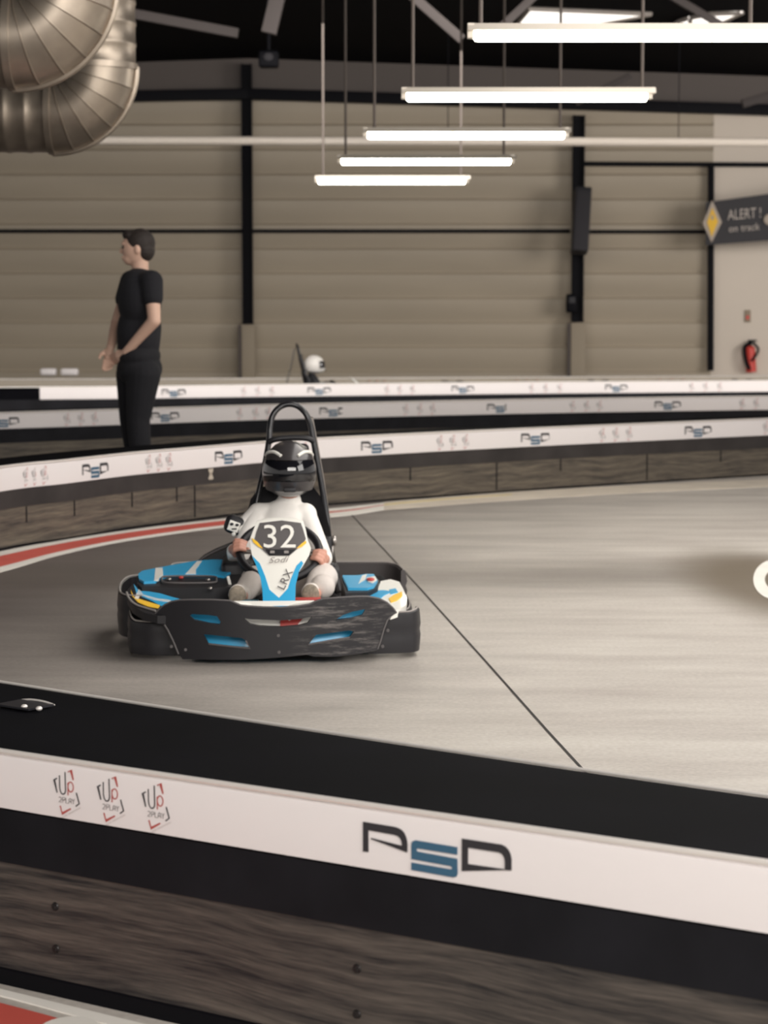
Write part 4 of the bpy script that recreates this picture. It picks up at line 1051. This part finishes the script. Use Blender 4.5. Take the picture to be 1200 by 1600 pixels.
blob('jacket', [('c', sh_l, .046, el_l, .04), ('c', el_l, .043, el_l.lerp(wr_l, .75), .033), ('c', sh_r, .044, el_r, .042), ('c', el_r, .042, el_r.lerp(wr_r, .75), .034),
               ('e', P(su - .015, 1.0, .40), (.12, .09, .14)), ('e', P(su - .01, .98, .24), (.12, .10, .12)), ('c', sh_l, .05, sh_r, .048), ('c', P(su - .01, 1.02, .48), .055, neck, .05)], suit_w, drv, .006, 4)
blob('trousers', [('c', hip_l, .078, kn_l, .06), ('c', kn_l, .058, an_l + (kn_l - an_l) * .08, .04), ('c', hip_r, .078, kn_r, .062), ('c', kn_r, .062, an_r + (kn_r - an_r) * .08, .044), ('e', P(su, .96, .16), (.14, .11, .09)),
                 ('c', kn_r + P(0, -.02, -.03), .05, an_r + P(.03, 0, .02), .048)], suit_g, drv, .006, 5)
for i, (an, s) in enumerate(((an_l, -1), (an_r, 1))):
    sc = K(371, 931, .27) if s < 0 else K(485, 929, .27)
    o = blob('shoe', [('e', sc + P(0, .02, .0), (.036, .02, .042)), ('c', sc + P(0, .04, .01), .03, an, .036), ('e', sc + P(0, .035, -.02), (.034, .03, .03))], mat('white_shoe', (225, 218, 210), .7), drv, .005, 3)
    bm = B(); ball(bm, sc + P(0, -.002, .0), (.034, .012, .042), Matrix.Rotation(.15, 3, 'X')); obj('sole', bm, mat('tan_sole', (150, 138, 122), .85, vary=.3, scale=90), o)
# helmet
hh = empty('x'); bpy.data.objects.remove(hh)
HM = mat('dark_helmet', (58, 55, 56), .3, coat=.4)
bm = B(); R_ = (.112, .132, .132)
q = bmesh.ops.create_uvsphere(bm, u_segments=40, v_segments=28, radius=1)
for v in bm.verts:
    x, y, z = v.co
    if z < -.55: x *= .88; y *= .9; z = -.55 + (z + .55) * .5
    if y < -.2 and z < -.1: y *= 1.12
    v.co = head + Vector((x * R_[0], y * R_[1], z * R_[2]))
dl = [f for f in bm.faces if (f.calc_center_median() - head).y < -.075 and abs((f.calc_center_median() - head).z - .012) < .04]
bmesh.ops.delete(bm, geom=dl, context='FACES')
helmet = obj('helmet', bm, HM, drv)
bm = B(); n1, n2 = 24, 6; rows = []
for j in range(n2 + 1):
    z = -.032 + .088 * j / n2; k = math.sqrt(max(.05, 1 - (z / .134) ** 2)); row = []
    for i in range(n1 + 1):
        a = -PI / 2 + (i / n1 - .5) * 2.3; row.append(bm.verts.new(head + Vector((math.cos(a) * .116 * k, math.sin(a) * .142 * k, z))))
    rows.append(row)
for j in range(n2):
    for i in range(n1): bm.faces.new((rows[j][i], rows[j][i + 1], rows[j + 1][i + 1], rows[j + 1][i]))
obj('visor', bm, mat('smoked_visor', (20, 20, 24), .08, coat=.5), helmet)
for s in (-1, 1):
    bm = B(); pts = []
    for a, z in ((-1.2, .075), (-.8, .088), (-.3, .085), (.2, .07)):
        aa = a if s > 0 else PI - a; k = math.sqrt(1 - (z / .134) ** 2); pts.append(head + Vector((math.cos(aa) * .114 * k, math.sin(aa) * .134 * k, z)))
    tube(bm, spline(pts), .007, 8); obj('helmet_stripe', bm, K_white, helmet)
bm = B(); box(bm, head + P(0, -.143, -.062), (.05, .012, .018), None, .004); obj('chin_vent', bm, K_dark, helmet)
# black printed guard at the elbow
ec = K(367, 820, .97)
bm = B(); box(bm, ec, (.085, .09, .075), Matrix.Rotation(.35, 3, 'Y'), .024); eg = obj('elbow_guard', bm, K_dark, drv); eg['label'] = 'black padded guard with white print'
bm = B(); box(bm, ec + P(-.004, -.047, -.002), (.045, .006, .042), Matrix.Rotation(.35, 3, 'Y'), .002); obj('white_print', bm, K_white, eg)
bm = B(); ball(bm, ec + P(-.012, -.052, .008), (.008, .004, .006)); ball(bm, ec + P(.01, -.052, .004), (.008, .004, .006)); box(bm, ec + P(-.002, -.052, -.012), (.02, .004, .005)); obj('print_detail', bm, K_dark, eg)
bm = B(); ball(bm, ec + P(-.004, -.045, -.034), (.009, .006, .009)); obj('round_print', bm, K_white, eg)
ua = K(392, 812, .98)
blob('shoulder_sleeve', [('c', sh_l, .048, K(378, 826, .96), .038)], suit_w, drv, .006, 3)

# ------------------------------------------------------------------ distant kart and driver: copies turned to face right
def children(o): return [c for c in COL.objects if c.parent == o]
kids = {}
for o in list(COL.objects):
    if o.parent: kids.setdefault(o.parent.name, []).append(o)
def copy_tree(o, parent=None):
    c = o.copy(); COL.objects.link(c); c.parent = parent
    for ch in kids.get(o.name, []): copy_tree(ch, c)
    return c
k2 = copy_tree(kart); d2 = copy_tree(drv)
tag(k2, 'distant go-kart seen from the side, only its roll hoop rising above the far barriers', 'go-kart')
tag(d2, 'distant kart driver in black suit and white helmet behind the far white barrier', 'person')
tgt = D(470, 560, 27.8); rot = math.radians(97)
hp_top = Vector((su, 1.15, 0))
off = Matrix.Rotation(rot, 3, 'Z') @ hp_top
for o in (k2, d2): o.location = (tgt.x - off.x, tgt.y - off.y, 0); o.rotation_euler = (0, 0, rot)
recol = {'helmet': mat('white_helmet', (225, 220, 214), .35), 'jacket': mat('black_suit', (24, 24, 28), .8), 'trousers': mat('black_suit', (24, 24, 28), .8), 'shoulder_sleeve': mat('black_suit', (24, 24, 28), .8)}
def recolour(o):
    b0 = o.name.split('.')[0]
    if b0 in recol and o.material_slots:
        o.material_slots[0].link = 'OBJECT'; o.material_slots[0].material = recol[b0]
    for ch in [c for c in COL.objects if c.parent == o]: recolour(ch)
recolour(d2)

# ------------------------------------------------------------------ standing person
PY = 14.35
def S(px, py, dy=0): return D(px, py, PY + dy) - PB
PB = Vector((D(217, 700, PY).x, PY, 0))
per = empty('person', PB); tag(per, 'person standing behind the planked barrier in black T-shirt and black trousers, hands held in front', 'person')
hd = S(214, 388)
shn, shf = S(237, 440, -.17), S(205, 440, .17)
eln, elf = S(241, 501, -.24), S(183, 505, .2)
wrn, wrf = S(197, 550, -.14), S(173, 543, .03)
hpn, hpf = S(224, 585, -.09), S(208, 585, .09)
knn, knf = S(216, 655, -.09), S(205, 655, .1)
ann, anf = Vector((S(226, 700).x, -.1, .09)), Vector((S(216, 700).x, .12, .09))
def hand(wr, tip, side, up):
    d = (tip - wr).normalized(); n_ = d.cross(Vector((0, 1, 0))).normalized(); items = []
    palm = wr + d * .05
    items.append(('c', wr, .024, palm + d * .02, .03)); items.append(('e', palm + d * .015, (.036, .022, .04)))
    yv = Vector((0, 1, 0))
    for k in range(4):
        b0 = palm + d * .045 + (n_ * (k - 1.5) * .019)
        L_ = [.07, .08, .075, .058][k]
        m1 = b0 + d * L_ * .5 + yv * .008 * side; m2 = b0 + d * L_ * .8 + yv * .028 * side; m3 = b0 + d * L_ * .85 + yv * .045 * side
        items += [('c', b0, .0105, m1, .010), ('c', m1, .010, m2, .009), ('c', m2, .009, m3, .0085)]
    t0 = wr + d * .025 - n_ * up * .028; t1 = t0 + d * .03 - n_ * up * .028 + yv * side * .012; t2 = t1 + d * .028 - n_ * up * .004 + yv * side * .01
    items += [('c', t0, .013, t1, .012), ('c', t1, .012, t2, .010)]
    return items
neckp = S(219, 428)
bd = [('c', shn, .055, eln, .042), ('c', eln, .043, wrn, .028), ('c', shf, .055, elf, .042), ('c', elf, .043, wrf, .028),
      ('e', S(219, 470), (.12, .19, .2)), ('e', S(217, 530), (.12, .16, .17)), ('e', S(217, 565), (.13, .17, .12)), ('c', S(220, 445), .07, neckp, .055), ('c', neckp, .055, hd + Vector((.02, 0, -.05)), .055),
      ('e', hd, (.098, .078, .118)), ('e', hd + Vector((-.045, 0, -.065)), (.05, .05, .045)), ('c', hd + Vector((-.088, 0, .01)), .010, hd + Vector((-.104, 0, -.022)), .013),
      ('e', hd + Vector((-.085, 0, .03)), (.015, .05, .012)), ('c', hd + Vector((-.092, -.022, -.06)), .008, hd + Vector((-.092, .022, -.06)), .008),
      ('e', hd + Vector((.012, -.08, -.008)), (.02, .012, .032)), ('e', hd + Vector((.012, .08, -.008)), (.02, .012, .032)),
      ('c', hpn, .085, knn, .055), ('c', knn, .055, ann, .036), ('c', hpf, .085, knf, .055), ('c', knf, .055, anf, .036), ('c', ann, .036, ann + Vector((-.12, 0, -.05)), .03), ('c', anf, .036, anf + Vector((-.12, 0, -.05)), .03)]
bd += hand(wrn, S(176, 562, -.05), 1, -1) + hand(wrf, S(168, 575, -.03), -1, 1)
pb = blob('body', bd, mat('skin_pale', (206, 170, 150), .6), per, .0065, 3)
BT = mat('black_tshirt', (20, 20, 26), .9, bump=.5, scale=9); BJ = mat('black_trousers', (15, 15, 21), .9, bump=.4, scale=9)
blob('t_shirt', [('e', S(218, 468), (.145, .215, .21)), ('e', S(217, 520), (.145, .18, .2)), ('c', S(218, 510), .145, S(216, 543), .14), ('c', shn, .075, shn.lerp(eln, .42), .068), ('c', shf, .075, shf.lerp(elf, .42), .068), ('c', shn, .075, shf, .075), ('c', S(219, 446), .085, S(219, 434), .065)], BT, per, .008, 4)
blob('trousers', [('e', S(216, 556), (.147, .19, .1)), ('e', S(218, 576), (.15, .19, .12)), ('e', S(232, 578), (.085, .16, .1)), ('c', hpn, .115, knn, .078), ('c', knn, .078, ann + Vector((0, 0, .02)), .058), ('c', hpf, .115, knf, .078), ('c', knf, .078, anf + Vector((0, 0, .02)), .058)], BJ, per, .008, 4)
for a in (ann, anf):
    blob('shoe', [('c', a + Vector((.01, 0, -.03)), .042, a + Vector((-.14, 0, -.052)), .034), ('c', a + Vector((.02, 0, -.05)), .036, a + Vector((-.16, 0, -.057)), .03)], mat('black_shoe', (20, 20, 22), .6), per, .006, 3)
blob('hair', [('e', hd + Vector((.02, 0, .035)), (.10, .088, .095)), ('e', hd + Vector((.05, 0, -.01)), (.068, .08, .08)), ('e', hd + Vector((-.045, 0, .085)), (.05, .06, .035))], mat('dark_hair', (38, 30, 26), .7, bump=.6, scale=60), per, .006, 2)
for s in (-1, 1):
    bm = B(); ball(bm, hd + Vector((-.084, s * .034, .008)), (.012, .013, .010), n=12); obj('eye', bm, mat('eye_dark', (40, 34, 32), .3), per)
